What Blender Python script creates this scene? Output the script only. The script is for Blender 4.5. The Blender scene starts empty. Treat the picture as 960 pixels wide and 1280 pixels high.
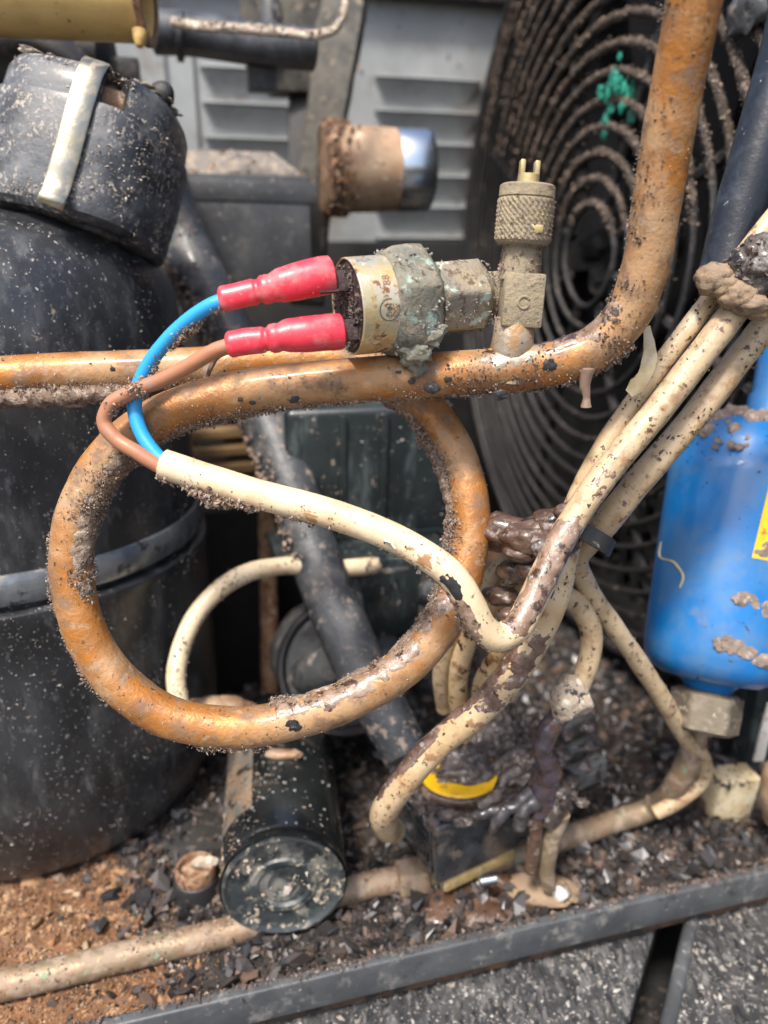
import bpy, bmesh, math, random
import numpy as np
from mathutils import Vector, Matrix

random.seed(7)
RNG = np.random.default_rng(7)
MM = 0.001
scene = bpy.context.scene
C = scene.collection

# ------------------------------------------------------------------ camera
CAM_H = 195.0                      # mm above the ground
PITCH = math.radians(19)
FPX = 961.0                        # focal length in pixels of the 960 x 1280 photograph
cam_d = bpy.data.cameras.new('camera')
cam = bpy.data.objects.new('camera', cam_d)
C.objects.link(cam)
cam.location = (0, 0, CAM_H * MM)
cam.rotation_euler = (math.pi / 2 - PITCH, 0, 0)
cam_d.sensor_fit = 'VERTICAL'
cam_d.sensor_height = 36.0
cam_d.lens = 36.0 * FPX / 1280.0
cam_d.clip_start = 0.005
cam_d.clip_end = 500
cam_d.dof.use_dof = True
cam_d.dof.focus_distance = 0.141
cam_d.dof.aperture_fstop = (cam_d.lens / 1000.0) / (2.1 * MM)
scene.camera = cam

# ------------------------------------------------------------------ sky, sun, exposure
SUN_EL, SUN_AZ = math.radians(60), math.radians(206)     # azimuth measured clockwise from +Y
world = bpy.data.worlds.new('World')
scene.world = world
world.use_nodes = True
wn = world.node_tree
for n in list(wn.nodes):
    wn.nodes.remove(n)
w_out = wn.nodes.new('ShaderNodeOutputWorld')
w_bg = wn.nodes.new('ShaderNodeBackground')
w_sky = wn.nodes.new('ShaderNodeTexSky')
w_sky.sky_type = 'NISHITA'
w_sky.sun_disc = False
w_sky.sun_elevation = SUN_EL
w_sky.sun_rotation = SUN_AZ
w_sky.dust_density = 4.0
w_sky.air_density = 1.0
w_bg.inputs['Strength'].default_value = 0.15
wn.links.new(w_sky.outputs[0], w_bg.inputs['Color'])
wn.links.new(w_bg.outputs[0], w_out.inputs['Surface'])
sun_d = bpy.data.lights.new('sun', 'SUN')
sun_d.energy = 3.1
sun_d.angle = math.radians(9)
sun_d.color = (1.0, 0.95, 0.88)
sun = bpy.data.objects.new('sun', sun_d)
C.objects.link(sun)
sun_dir = Vector((math.sin(SUN_AZ) * math.cos(SUN_EL), math.cos(SUN_AZ) * math.cos(SUN_EL), math.sin(SUN_EL)))
sun.rotation_euler = (-sun_dir).to_track_quat('-Z', 'Y').to_euler()
sun.location = sun_dir * 5

scene.view_settings.view_transform = 'Standard'
scene.view_settings.look = 'None'
scene.view_settings.exposure = 0.8
scene.view_settings.gamma = 1.0
scene.view_settings.use_curve_mapping = False
scene.render.engine = 'CYCLES'
try:
    scene.cycles.use_denoising = True
    scene.cycles.max_bounces = 6
    scene.cycles.diffuse_bounces = 3
    scene.cycles.glossy_bounces = 3
    scene.cycles.transmission_bounces = 4
    scene.cycles.sample_clamp_indirect = 6
except Exception:
    pass

# ------------------------------------------------------------------ coordinates
cP, sP = math.cos(PITCH), math.sin(PITCH)
FWD = np.array([0, cP, -sP]); UPV = np.array([0, sP, cP]); RGT = np.array([1.0, 0, 0])
EYE = np.array([0, 0, CAM_H])
YAW = math.radians(15)
E1 = np.array([math.cos(YAW), math.sin(YAW), 0]); E2 = np.array([-math.sin(YAW), math.cos(YAW), 0]); E3 = np.array([0, 0, 1.0])
BASE_Z = 32.0                      # top of the base pan


def V(px, py, d):
    """world point (mm) seen at photo pixel px, py at distance d mm along the optical axis"""
    return EYE + d * (FWD + RGT * (px - 480) / FPX + UPV * (640 - py) / FPX)


def onz(px, py, z):
    r = FWD + RGT * (px - 480) / FPX + UPV * (640 - py) / FPX
    return EYE + r * ((z - CAM_H) / r[2])


def onplane(px, py, p0, n):
    r = FWD + RGT * (px - 480) / FPX + UPV * (640 - py) / FPX
    return EYE + r * (np.dot(np.asarray(p0) - EYE, n) / np.dot(r, n))


def path(*rows):
    return [V(*r) for r in rows]


def unit(v):
    v = np.asarray(v, float)
    return v / (np.linalg.norm(v) + 1e-12)


def frame(axis, hint=(0, 0, 1)):
    a = unit(axis); h = np.asarray(hint, float)
    if abs(np.dot(a, unit(h))) > .95:
        h = np.array([1.0, 0, 0])
    u = unit(h - a * np.dot(h, a))
    return a, u, np.cross(a, u)


# ------------------------------------------------------------------ noise in numpy
def _hash(ix, iy, iz, seed):
    h = (ix.astype(np.int64) * 374761393 + iy.astype(np.int64) * 668265263 + iz.astype(np.int64) * 2147483647 + seed * 1274126177) & 0xffffffff
    h = ((h ^ (h >> 13)) * 1274126177) & 0xffffffff
    h = (h ^ (h >> 16)) & 0xffffffff
    return h.astype(np.float64) / 2147483648.0 - 1.0


def vnoise(P, feat, seed=0):
    P = np.asarray(P, float) / feat + 1000.37
    i = np.floor(P); f = P - i; f = f * f * (3 - 2 * f)
    i = i.astype(np.int64); r = 0
    for dx in (0, 1):
        for dy in (0, 1):
            for dz in (0, 1):
                w = (f[:, 0] if dx else 1 - f[:, 0]) * (f[:, 1] if dy else 1 - f[:, 1]) * (f[:, 2] if dz else 1 - f[:, 2])
                r = r + w * _hash(i[:, 0] + dx, i[:, 1] + dy, i[:, 2] + dz, seed)
    return r


def fbm(P, feat, seed=0, octv=3):
    a, r, t = 1.0, 0, 0
    for k in range(octv):
        r = r + a * vnoise(P, feat / 2 ** k, seed + k * 17); t += a; a *= .55
    return r / t


# ------------------------------------------------------------------ mesh builder (world mm)
class MB:
    def __init__(s):
        s.v, s.l, s.z, s.n = [], [], [], 0
        s.smooth = True

    def add(s, verts, faces):
        verts = np.asarray(verts, float).reshape(-1, 3)
        if len(faces):
            s.l.append(np.fromiter((i + s.n for f in faces for i in f), np.int64))
            s.z.append(np.fromiter((len(f) for f in faces), np.int64))
        s.v.append(verts); s.n += len(verts)
        return s

    def add_tris(s, verts, tris):
        s.l.append((tris + s.n).reshape(-1)); s.z.append(np.full(len(tris), 3))
        s.v.append(verts); s.n += len(verts)
        return s

    def arrays(s):
        return np.concatenate(s.v), np.concatenate(s.l), np.concatenate(s.z)

    def normals(s):
        v, l, z = s.arrays()
        st = np.concatenate([[0], np.cumsum(z)[:-1]])
        a, b, c = v[l[st]], v[l[st + 1]], v[l[st + 2]]
        q = z > 3
        d = c.copy(); d[q] = v[l[st[q] + 3]]
        fn = np.cross(c - a, d - b); fn[~q] = np.cross(b - a, c - a)[~q]
        vn = np.zeros_like(v)
        np.add.at(vn, l, np.repeat(fn, z, axis=0))
        return vn / (np.linalg.norm(vn, axis=1)[:, None] + 1e-12)

    def lump(s, amp, feat, seed=0, octv=3, bias=0.0):
        v, l, z = s.arrays(); n = s.normals()
        v = v + n * (amp * (fbm(v, feat, seed, octv) + bias))[:, None]
        s.v = [v]; s.l = [l]; s.z = [z]
        return s

    # ---- shapes
    def tube(s, pts, r, seg=18, step=1.2, caps=True, lump=None, flat=1.0, flat_dir=None):
        c, rr = resample(pts, r, step)
        T, U, W = frames(c)
        a = np.linspace(0, 2 * np.pi, seg, endpoint=False)
        ca, sa = np.cos(a), np.sin(a)
        ring = U[:, None, :] * ca[None, :, None] + W[:, None, :] * sa[None, :, None]
        v = c[:, None, :] + ring * rr[:, None, None]
        if lump:
            amp, feat = lump[0], lump[1]
            q = (c[:, None, :] + ring * rr[:, None, None]).reshape(-1, 3)
            v = v + ring * (amp * fbm(q, feat, lump[2] if len(lump) > 2 else 3)).reshape(len(c), seg, 1)
        if flat != 1.0:
            fd = unit(flat_dir)
            off = v - c[:, None, :]
            v = v - (1 - flat) * np.einsum('ijk,k->ij', off, fd)[..., None] * fd
        n = len(c)
        i = np.arange(n - 1)[:, None] * seg; j = np.arange(seg)[None, :]; k = (j + 1) % seg
        quads = np.stack([i + j, i + k, i + seg + k, i + seg + j], -1).reshape(-1, 4)
        V_ = v.reshape(-1, 3)
        s.l.append((quads + s.n).reshape(-1)); s.z.append(np.full(len(quads), 4)); s.v.append(V_); base = s.n; s.n += len(V_)
        if caps:
            for e, o in ((0, 0), (n - 1, (n - 1) * seg)):
                sg = -1 if e == 0 else 1
                cv = V_[o:o + seg]
                inner = c[e] + (cv - c[e]) * .78 + T[e] * sg * rr[e] * .14
                tip = c[e] + T[e] * sg * rr[e] * .17
                b = s.n
                s.v.append(np.vstack([inner, tip])); s.n += seg + 1
                fs = []
                for q in range(seg):
                    p = (q + 1) % seg
                    if e == 0:
                        fs += [(base + o + p, base + o + q, b + q, b + p), (b + p, b + q, b + seg)]
                    else:
                        fs += [(base + o + q, base + o + p, b + p, b + q), (b + q, b + p, b + seg)]
                s.l.append(np.fromiter((x for f in fs for x in f), np.int64)); s.z.append(np.fromiter((len(f) for f in fs), np.int64))
        return s

    def lathe(s, o, axis, prof, seg=40, hint=(0, 0, 1), sq=None, rot=0.0):
        """prof: (distance along the axis, radius); closed at both ends when radius is 0"""
        a, u, w = frame(axis, hint)
        ang = np.linspace(0, 2 * np.pi, seg, endpoint=False) + rot
        o = np.asarray(o, float); rows = []
        for t, r in prof:
            k = 1.0
            if sq:                                     # rounded-square cross-section
                k = (np.abs(np.cos(ang)) ** sq + np.abs(np.sin(ang)) ** sq) ** (-1.0 / sq)
            rows.append(o + a * t + (np.cos(ang)[:, None] * u + np.sin(ang)[:, None] * w) * (r * k if np.isscalar(k) else (r * k)[:, None]))
        v = np.vstack(rows); f = []
        for i in range(len(prof) - 1):
            for j in range(seg):
                k = (j + 1) % seg
                f.append((i * seg + j, i * seg + k, (i + 1) * seg + k, (i + 1) * seg + j))
        s.add(v, f)
        return s

    def disc(s, o, axis, r, seg=40, r0=0.0, hint=(0, 0, 1)):
        return s.lathe(o, axis, [(0, r0), (0, r)], seg, hint)

    def box(s, c, ax, half, bevel=.6, seg=2):
        bm = bmesh.new()
        bmesh.ops.create_cube(bm, size=2)
        for v in bm.verts:
            v.co = Vector((v.co.x * half[0], v.co.y * half[1], v.co.z * half[2]))
        if bevel > 0:
            bmesh.ops.bevel(bm, geom=bm.edges[:], offset=bevel, segments=seg, profile=.5, affect='EDGES')
        X, Y, Z = (np.asarray(q, float) for q in ax)
        bm.verts.ensure_lookup_table()
        v = [np.asarray(c) + X * q.co.x + Y * q.co.y + Z * q.co.z for q in bm.verts]
        flip = np.dot(np.cross(X, Y), Z) < 0
        f = [[q.index for q in (reversed(p.verts) if flip else p.verts)] for p in bm.faces]
        bm.free()
        return s.add(v, f)

    def prism(s, poly, depth, bevel=0):
        """extrude a planar polygon (world points) by the vector depth"""
        p = np.asarray(poly, float); n = len(p)
        v = np.vstack([p, p + np.asarray(depth, float)])
        f = [list(range(n))[::-1], list(range(n, 2 * n))]
        f += [(i, (i + 1) % n, n + (i + 1) % n, n + i) for i in range(n)]
        bm = bmesh.new()
        vs = [bm.verts.new(Vector(q)) for q in v]
        for q in f:
            bm.faces.new([vs[i] for i in q])
        bmesh.ops.recalc_face_normals(bm, faces=bm.faces[:])
        if bevel:
            bmesh.ops.bevel(bm, geom=bm.edges[:], offset=bevel, segments=2, profile=.5, affect='EDGES')
        bm.verts.index_update(); bm.verts.ensure_lookup_table()
        s.add([list(q.co) for q in bm.verts], [[q.index for q in g.verts] for g in bm.faces])
        bm.free()
        return s

    def grid(s, fn, nu, nv):
        u = np.linspace(0, 1, nu); w = np.linspace(0, 1, nv)
        v = np.array([fn(a, b) for a in u for b in w])
        f = [(i * nv + j, (i + 1) * nv + j, (i + 1) * nv + j + 1, i * nv + j + 1) for i in range(nu - 1) for j in range(nv - 1)]
        return s.add(v, f)

    def blob(s, c, r, sub=3, amp=.3, feat=None, seed=0, scale=(1, 1, 1), ax=None):
        v, t = ICO[sub]
        ax = ax if ax is not None else (RGT, E2, E3)
        q = v * np.asarray(scale) * r
        d = 1 + amp * fbm(v * 10 + seed * 31.7, (feat or r) / r * 10, seed)
        q = q * d[:, None]
        w = np.asarray(c) + q[:, :1] * ax[0] + q[:, 1:2] * ax[1] + q[:, 2:] * ax[2]
        return s.add_tris(w, t)


def resample(pts, r, step):
    p = np.asarray(pts, float); n = len(p)
    r = np.full(n, float(r)) if np.isscalar(r) else np.asarray(r, float)
    pp = np.vstack([2 * p[0] - p[1], p, 2 * p[-1] - p[-2]]); out, ro = [], []
    for i in range(n - 1):
        a, b, c, d = pp[i], pp[i + 1], pp[i + 2], pp[i + 3]
        # centripetal-like tangents keep unequal spans from overshooting
        l1, l0, l2 = np.linalg.norm(c - b), np.linalg.norm(b - a), np.linalg.norm(d - c)
        m1 = ((c - b) / l1 * l0 + (b - a) / l0 * l1) / (l0 + l1) * l1
        m2 = ((d - c) / l2 * l1 + (c - b) / l1 * l2) / (l1 + l2) * l1
        k = max(2, int(l1 / step))
        for t in np.arange(k) / k:
            h = (2 * t ** 3 - 3 * t ** 2 + 1, t ** 3 - 2 * t ** 2 + t, -2 * t ** 3 + 3 * t ** 2, t ** 3 - t ** 2)
            out.append(h[0] * b + h[1] * m1 + h[2] * c + h[3] * m2); ro.append(r[i] * (1 - t) + r[i + 1] * t)
    out.append(p[-1]); ro.append(r[-1])
    return np.array(out), np.array(ro)


def frames(c):
    T = np.gradient(c, axis=0); T /= np.linalg.norm(T, axis=1)[:, None] + 1e-12
    U = np.zeros_like(c); U[0] = frame(T[0])[1]
    for i in range(1, len(c)):
        u = U[i - 1] - T[i] * np.dot(U[i - 1], T[i]); U[i] = u / (np.linalg.norm(u) + 1e-12)
    return T, U, np.cross(T, U)


def _ico(sub):
    bm = bmesh.new(); bmesh.ops.create_icosphere(bm, subdivisions=sub, radius=1)
    bm.verts.ensure_lookup_table()
    v = np.array([list(q.co) for q in bm.verts]); t = np.array([[q.index for q in f.verts] for f in bm.faces]); bm.free()
    return v, t


ICO = {k: _ico(k) for k in (1, 2, 3, 4, 5)}
OCT = (np.array([[1, 0, 0], [-1, 0, 0], [0, 1, 0], [0, -1, 0], [0, 0, 1], [0, 0, -1.0]]),
       np.array([[0, 2, 4], [2, 1, 4], [1, 3, 4], [3, 0, 4], [2, 0, 5], [1, 2, 5], [3, 1, 5], [0, 3, 5]]))


def grains(P, size, tpl='oct', flat=.65, mb=None, seed=1, N=None):
    """one irregular crumb at each point; size: array of radii"""
    mb = mb or MB()
    if len(P) == 0:
        return mb
    tv, tt = OCT if tpl == 'oct' else ICO[1]
    n, k = len(P), len(tv)
    g = np.random.default_rng(seed)
    q = g.normal(size=(n, 4)); q /= np.linalg.norm(q, axis=1)[:, None]
    w, x, y, z = q.T
    R = np.stack([1 - 2 * (y * y + z * z), 2 * (x * y - z * w), 2 * (x * z + y * w), 2 * (x * y + z * w), 1 - 2 * (x * x + z * z), 2 * (y * z - x * w),
                  2 * (x * z - y * w), 2 * (y * z + x * w), 1 - 2 * (x * x + y * y)], -1).reshape(n, 3, 3)
    sc = np.stack([g.uniform(.75, 1.75, n), g.uniform(.55, 1.1, n), g.uniform(flat * .6, flat * 1.3, n)], -1)
    v = (tv[None] * g.uniform(.42, 1.5, (n, k, 1)) + g.normal(0, .12, (n, k, 3))) * sc[:, None, :] * np.asarray(size)[:, None, None]
    v = np.einsum('nij,nkj->nki', R, v) + np.asarray(P)[:, None, :]
    t = tt[None] + (np.arange(n) * k)[:, None, None]
    return mb.add_tris(v.reshape(-1, 3), t.reshape(-1, 3))


def sizes(n, lo, hi, g=RNG, p=2.2):
    return lo + (hi - lo) * g.random(n) ** p


def on_surface(mb, n, weight=None, seed=3):
    """n points spread over a builder's surface by area, kept with probability weight(P, N)"""
    g = np.random.default_rng(seed)
    v, l, z = mb.arrays()
    st = np.concatenate([[0], np.cumsum(z)[:-1]]); tris = []
    for k in range(1, int(z.max()) - 1):
        m = z > k + 1
        tris.append(np.stack([l[st[m]], l[st[m] + k], l[st[m] + k + 1]], -1))
    t = np.vstack(tris); a, b, c = v[t[:, 0]], v[t[:, 1]], v[t[:, 2]]
    cr = np.cross(b - a, c - a); ar = np.linalg.norm(cr, axis=1)
    i = g.choice(len(t), n, p=ar / ar.sum())
    r1, r2 = np.sqrt(g.random(n)), g.random(n)
    P = a[i] * (1 - r1)[:, None] + b[i] * (r1 * (1 - r2))[:, None] + c[i] * (r1 * r2)[:, None]
    N = cr[i] / (ar[i][:, None] + 1e-12)
    if weight is not None:
        k = g.random(n) < weight(P, N); P, N = P[k], N[k]
    return P, N


# ------------------------------------------------------------------ objects
def mesh_of(name, mb, mat, org, sharp=38):
    v, l, z = mb.arrays()
    me = bpy.data.meshes.new(name)
    me.vertices.add(len(v)); me.vertices.foreach_set('co', ((v - org) * MM).astype(np.float32).ravel())
    me.loops.add(len(l)); me.loops.foreach_set('vertex_index', l.astype(np.int32))
    me.polygons.add(len(z)); me.polygons.foreach_set('loop_start', np.concatenate([[0], np.cumsum(z)[:-1]]).astype(np.int32))
    me.update(calc_edges=True); me.validate()
    if sharp:
        me.polygons.foreach_set('use_smooth', np.ones(len(me.polygons), bool))
        me.set_sharp_from_angle(angle=math.radians(sharp))
    else:
        me.polygons.foreach_set('use_smooth', np.zeros(len(me.polygons), bool))
    me.materials.append(mat)
    return me


def tag(o, label=None, cat=None, group=None, kind=None):
    for k, v in (('label', label), ('category', cat), ('group', group), ('kind', kind)):
        if v:
            o[k] = v
    return o


def thing(name, org, label, cat, group=None, kind=None):
    o = bpy.data.objects.new(name, None); C.objects.link(o)
    o.empty_display_size = .005
    o.location = Vector(org) * MM; o['org'] = [float(x) for x in org]
    return tag(o, label, cat, group, kind)


SOFT = {'oily_sludge', 'grey_sludge', 'lumpy_sludge', 'pale_wet_sludge', 'violet_black_sleeve', 'oil_film_on_pipe', 'brown_oil_film', 'tan_dirt_crust', 'dried_mud_smear', 'dull_solder'}


def obj(name, mb, mat, parent=None, sharp=38, org=None, kind=None, label=None, cat=None, group=None):
    if sharp == 38 and mat.name in SOFT:
        sharp = 85
    p = parent
    base = np.zeros(3)
    while p is not None:
        base = np.array(p['org']); break
    if org is None:
        org = base if parent is not None else np.concatenate(mb.v).mean(0)
    org = np.asarray(org, float)
    o = bpy.data.objects.new(name, mesh_of(name, mb, mat, org, sharp)); C.objects.link(o)
    o['org'] = [float(x) for x in org]
    if parent is not None:
        o.parent = parent; o.location = Vector(org - base) * MM
    else:
        o.location = Vector(org) * MM
    return tag(o, label, cat, group, kind)


# ------------------------------------------------------------------ materials
def M(name, base, rough=.5, metal=0.0, coat=0.0, var=None, layers=(), bump=(), spec=.5, island=None, rvar=None, coat_r=.15, emis=None, trans=0.0):
    """base colour + broad variation + dirt layers thresholded from noise, with fine relief; feature sizes in mm"""
    m = bpy.data.materials.new(name); m.use_nodes = True
    nt = m.node_tree; N, L = nt.nodes, nt.links
    bs = N['Principled BSDF']
    tc = N.new('ShaderNodeTexCoord')

    def tex(feat, detail=5, rgh=.6, stretch=None, kind='noise', dist=0.0, off=0.0):
        src = tc.outputs['Object']
        mp = N.new('ShaderNodeMapping'); mp.inputs['Location'].default_value = (off * 1.3, off * .7, off * 2.1)
        s = stretch or (1, 1, 1)
        mp.inputs['Scale'].default_value = [1000.0 / feat / q for q in s]
        L.new(src, mp.inputs['Vector'])
        t = N.new('ShaderNodeTexNoise' if kind == 'noise' else 'ShaderNodeTexVoronoi')
        L.new(mp.outputs[0], t.inputs['Vector'])
        if kind == 'noise':
            t.inputs['Scale'].default_value = 1.0
            t.inputs['Detail'].default_value = detail; t.inputs['Roughness'].default_value = rgh; t.inputs['Distortion'].default_value = dist
            return t.outputs[0]
        t.inputs['Scale'].default_value = 1.0
        return t.outputs['Distance']

    def ramp(sock, lo, hi):
        r = N.new('ShaderNodeMapRange'); r.inputs['From Min'].default_value = lo; r.inputs['From Max'].default_value = hi
        r.interpolation_type = 'SMOOTHSTEP'
        L.new(sock, r.inputs['Value'])
        return r.outputs[0]

    def mixc(fac, a, b):
        x = N.new('ShaderNodeMix'); x.data_type = 'RGBA'
        if isinstance(fac, float):
            x.inputs[0].default_value = fac
        else:
            L.new(fac, x.inputs[0])
        for sck, val in ((x.inputs[6], a), (x.inputs[7], b)):
            if isinstance(val, tuple):
                sck.default_value = (*val, 1)
            else:
                L.new(val, sck)
        return x.outputs[2]

    def mixf(fac, a, b):
        x = N.new('ShaderNodeMix'); x.data_type = 'FLOAT'
        L.new(fac, x.inputs[0])
        for sck, val in ((x.inputs[2], a), (x.inputs[3], b)):
            if isinstance(val, (int, float)):
                sck.default_value = val
            else:
                L.new(val, sck)
        return x.outputs[0]

    col, rg, mt = base, rough, metal
    if var:
        col = mixc(ramp(tex(var[1], 4, off=.7), .32, .68), col, var[0])
    if island:
        ge = N.new('ShaderNodeNewGeometry')
        cr = N.new('ShaderNodeValToRGB'); e = cr.color_ramp.elements
        cols = island
        e[0].color = (*cols[0], 1); e[1].color = (*cols[-1], 1)
        for i, q in enumerate(cols[1:-1]):
            k = cr.color_ramp.elements.new((i + 1) / (len(cols) - 1)); k.color = (*q, 1)
        L.new(ge.outputs['Random Per Island'], cr.inputs[0])
        col = cr.outputs[0]
    for i, ly in enumerate(layers):
        ly = dict(ly); ly['lo'] -= .028; ly['hi'] -= .032; ly['a'] = min(1, ly.get('a', 1) * 1.2)
        f = ramp(tex(ly['f'], ly.get('d', 6), ly.get('rg', .65), ly.get('s'), ly.get('k', 'noise'), ly.get('w', 0.0), off=i * 3.1 + 1.9), ly['lo'], ly['hi'])
        if ly.get('mask'):                                # break the layer up with a broad second noise
            g = ramp(tex(ly['mask'][0], 3, off=i * 2.3 + 5.2), ly['mask'][1], ly['mask'][2])
            mu = N.new('ShaderNodeMath'); mu.operation = 'MULTIPLY'; L.new(f, mu.inputs[0]); L.new(g, mu.inputs[1]); f = mu.outputs[0]
        if ly.get('a', 1) != 1:
            mu = N.new('ShaderNodeMath'); mu.operation = 'MULTIPLY'; L.new(f, mu.inputs[0]); mu.inputs[1].default_value = ly['a']; f = mu.outputs[0]
        col = mixc(f, col, ly['c'])
        if 'r' in ly:
            rg = mixf(f, rg, ly['r'])
        if metal and ly.get('m', 0) != metal:
            mt = mixf(f, mt, ly.get('m', 0.0))
    if rvar:
        rg2 = ramp(tex(rvar[0], 5, off=8.8), .3, .7); rg = mixf(rg2, rg, rvar[1])
    for sck, val in (('Base Color', col), ('Roughness', rg), ('Metallic', mt)):
        if isinstance(val, tuple):
            bs.inputs[sck].default_value = (*val, 1)
        elif isinstance(val, (int, float)):
            bs.inputs[sck].default_value = val
        else:
            L.new(val, bs.inputs[sck])
    bs.inputs['Specular IOR Level'].default_value = spec
    bs.inputs['Coat Weight'].default_value = coat; bs.inputs['Coat Roughness'].default_value = coat_r
    bs.inputs['Transmission Weight'].default_value = trans
    prev = None
    for i, b in enumerate(bump):
        bn = N.new('ShaderNodeBump'); bn.inputs['Strength'].default_value = 1.0; bn.inputs['Distance'].default_value = b[1] * MM
        L.new(tex(b[0], b[3] if len(b) > 3 else 5, .65, None, b[2] if len(b) > 2 else 'noise', off=i * 4.4 + 2.2), bn.inputs['Height'])
        if prev:
            L.new(prev, bn.inputs['Normal'])
        prev = bn.outputs[0]
    if prev:
        L.new(prev, bs.inputs['Normal'])
    return m


DUST = (.30, .225, .165)
DUST_G = (.26, .235, .21)
OIL = (.045, .022, .012)
speck = lambda c=DUST, f=.9, lo=.60, hi=.66, **k: dict(c=c, f=f, lo=lo, hi=hi, r=.9, **k)

MT = {}
MT['copper'] = M('lacquered_copper', (.43, .165, .028), .38, .3, .12, var=((.27, .12, .04), 9),
                 layers=[dict(c=(.40, .245, .125), f=17, lo=.45, hi=.66, r=.6, a=.8, m=.1), dict(c=(.19, .11, .06), f=5, lo=.51, hi=.68, r=.7, a=.8), dict(c=(.30, .225, .155), f=2.2, lo=.60, hi=.70, r=.9, a=.6),
                         dict(c=(.05, .035, .025), f=1.2, lo=.64, hi=.68, r=.5, mask=(9, .42, .58)), dict(c=(.40, .46, .42), f=3.4, lo=.71, hi=.75, r=.9, a=.7)],
                 bump=[(.9, .12), (2.2, .16), (6, .3)])
MT['cake'] = M('dust_cake', (.25, .18, .13), .95, spec=.2, var=((.17, .12, .09), 4), layers=[dict(c=(.36, .29, .23), f=1.4, lo=.52, hi=.64, r=.95), dict(c=(.09, .06, .045), f=1.0, lo=.58, hi=.66, r=.95)], bump=[(.5, .25), (1.5, .4)])
MT['goo_pipe'] = M('oil_film_on_pipe', (.17, .10, .06), .22, 0, .6, var=((.30, .21, .15), 4), layers=[dict(c=(.05, .025, .016), f=3, lo=.54, hi=.64, r=.18), dict(c=(.40, .34, .31), f=2, lo=.60, hi=.70, r=.3)], bump=[(1.0, .2), (3, .4)])
MT['cable_mid'] = M('grease_spotted_jacket', (.56, .43, .265), .4, 0, .2, var=((.44, .30, .16), 9), layers=[dict(c=(.24, .12, .055), f=4, lo=.58, hi=.67, r=.4, a=.7), dict(c=(.13, .065, .03), f=1.2, lo=.62, hi=.67, r=.5, mask=(10, .40, .56)), dict(c=(.05, .03, .02), f=2.6, lo=.68, hi=.72, r=.4)], bump=[(1.4, .12), (5, .3)])
MT['oilfilm'] = M('brown_oil_film', (.085, .04, .022), .15, 0, .8, var=((.20, .13, .10), 3), layers=[dict(c=(.38, .33, .32), f=2.4, lo=.60, hi=.68, r=.2, a=.8)], bump=[(1.0, .3), (3, .5)])
MT['copper_dull'] = M('weathered_copper', (.29, .185, .115), .45, .3, var=((.22, .18, .115), 10),
                      layers=[dict(c=(.18, .30, .20), f=3, lo=.62, hi=.70, r=.8, a=.6), dict(c=DUST, f=4, lo=.5, hi=.65, r=.9), speck((.06, .05, .04), 1.3, .64, .69)], bump=[(1.2, .15), (4, .2)])
MT['crust'] = M('caked_dust', DUST, .95, spec=.2, island=[(.10, .065, .045), (.20, .14, .105), (.29, .215, .165), (.35, .27, .215), (.22, .165, .13)])
MT['crust_dark'] = M('oily_dirt_crumbs', OIL, .6, spec=.5, island=[(.025, .02, .017), (.07, .05, .04), (.15, .11, .09), (.04, .03, .025), (.22, .18, .155)])
MT['crust_black'] = M('black_dirt_crumbs', OIL, .65, spec=.5, island=[(.012, .012, .013), (.035, .034, .034), (.06, .055, .052), (.02, .02, .02)])
MT['sand'] = M('sand_grains', DUST, .9, spec=.3, island=[(.30, .235, .175), (.42, .36, .29), (.20, .17, .145), (.52, .47, .41)])
MT['sand_grey'] = M('pale_grit', DUST_G, .9, spec=.3, island=[(.22, .20, .175), (.38, .36, .33), (.15, .14, .13), (.30, .25, .20)])
MT['rust_dirt'] = M('rusty_crumbs', (.3, .14, .06), .6, spec=.5, island=[(.20, .095, .04), (.33, .18, .085), (.12, .058, .03), (.42, .29, .18), (.05, .036, .03), (.26, .13, .055), (.03, .026, .025)])
MT['black_grit'] = M('black_chips', (.03, .03, .03), .4, spec=.7, island=[(.010, .010, .011), (.025, .025, .028), (.045, .04, .038), (.015, .013, .013), (.13, .085, .06), (.02, .019, .021), (.06, .042, .032), (.014, .014, .016), (.012, .012, .012), (.09, .08, .077), (.011, .011, .012)])
MT['black_paint'] = M('dusty_black_paint', (.018, .019, .022), .42, 0, .15, var=((.03, .032, .036), 25),
                      layers=[dict(c=(.115, .125, .14), f=16, lo=.42, hi=.75, r=.62, a=.55, s=(1, 1, 2.2)), dict(c=(.16, .165, .17), f=5, lo=.55, hi=.75, r=.8, a=.4),
                              dict(c=(.35, .31, .26), f=.9, lo=.66, hi=.71, r=.95, mask=(18, .45, .6)), dict(c=(.25, .2, .15), f=2.4, lo=.70, hi=.74, r=.95)],
                      bump=[(.7, .06), (6, .12)])
MT['shell'] = M('scuffed_black_shell', (.010, .0105, .0115), .33, 0, .35, var=((.03, .032, .035), 18), coat_r=.3,
                layers=[dict(c=(.14, .145, .15), f=9, lo=.53, hi=.74, r=.5, a=.36, s=(1, 1, 3)), dict(c=(.15, .155, .16), f=2.4, lo=.58, hi=.74, r=.7, a=.35, s=(1, 1, 2.5)),
                        dict(c=(.46, .42, .37), f=.9, lo=.65, hi=.69, r=.95, mask=(16, .40, .56)), dict(c=(.22, .18, .14), f=3.2, lo=.69, hi=.73, r=.95, mask=(22, .4, .6))],
                bump=[(.8, .07), (7, .15)])
MT['cap_plastic'] = M('dusty_cap_plastic', (.017, .019, .023), .42, 0, .2, var=((.055, .06, .068), 9),
                      layers=[dict(c=(.16, .165, .17), f=7, lo=.45, hi=.72, r=.75, a=.6), dict(c=(.36, .31, .26), f=1.1, lo=.57, hi=.63, r=.95, mask=(11, .42, .55)),
                              dict(c=(.42, .36, .30), f=2.2, lo=.64, hi=.70, r=.95, mask=(20, .45, .6))], bump=[(.8, .12), (4, .2)])
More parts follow.
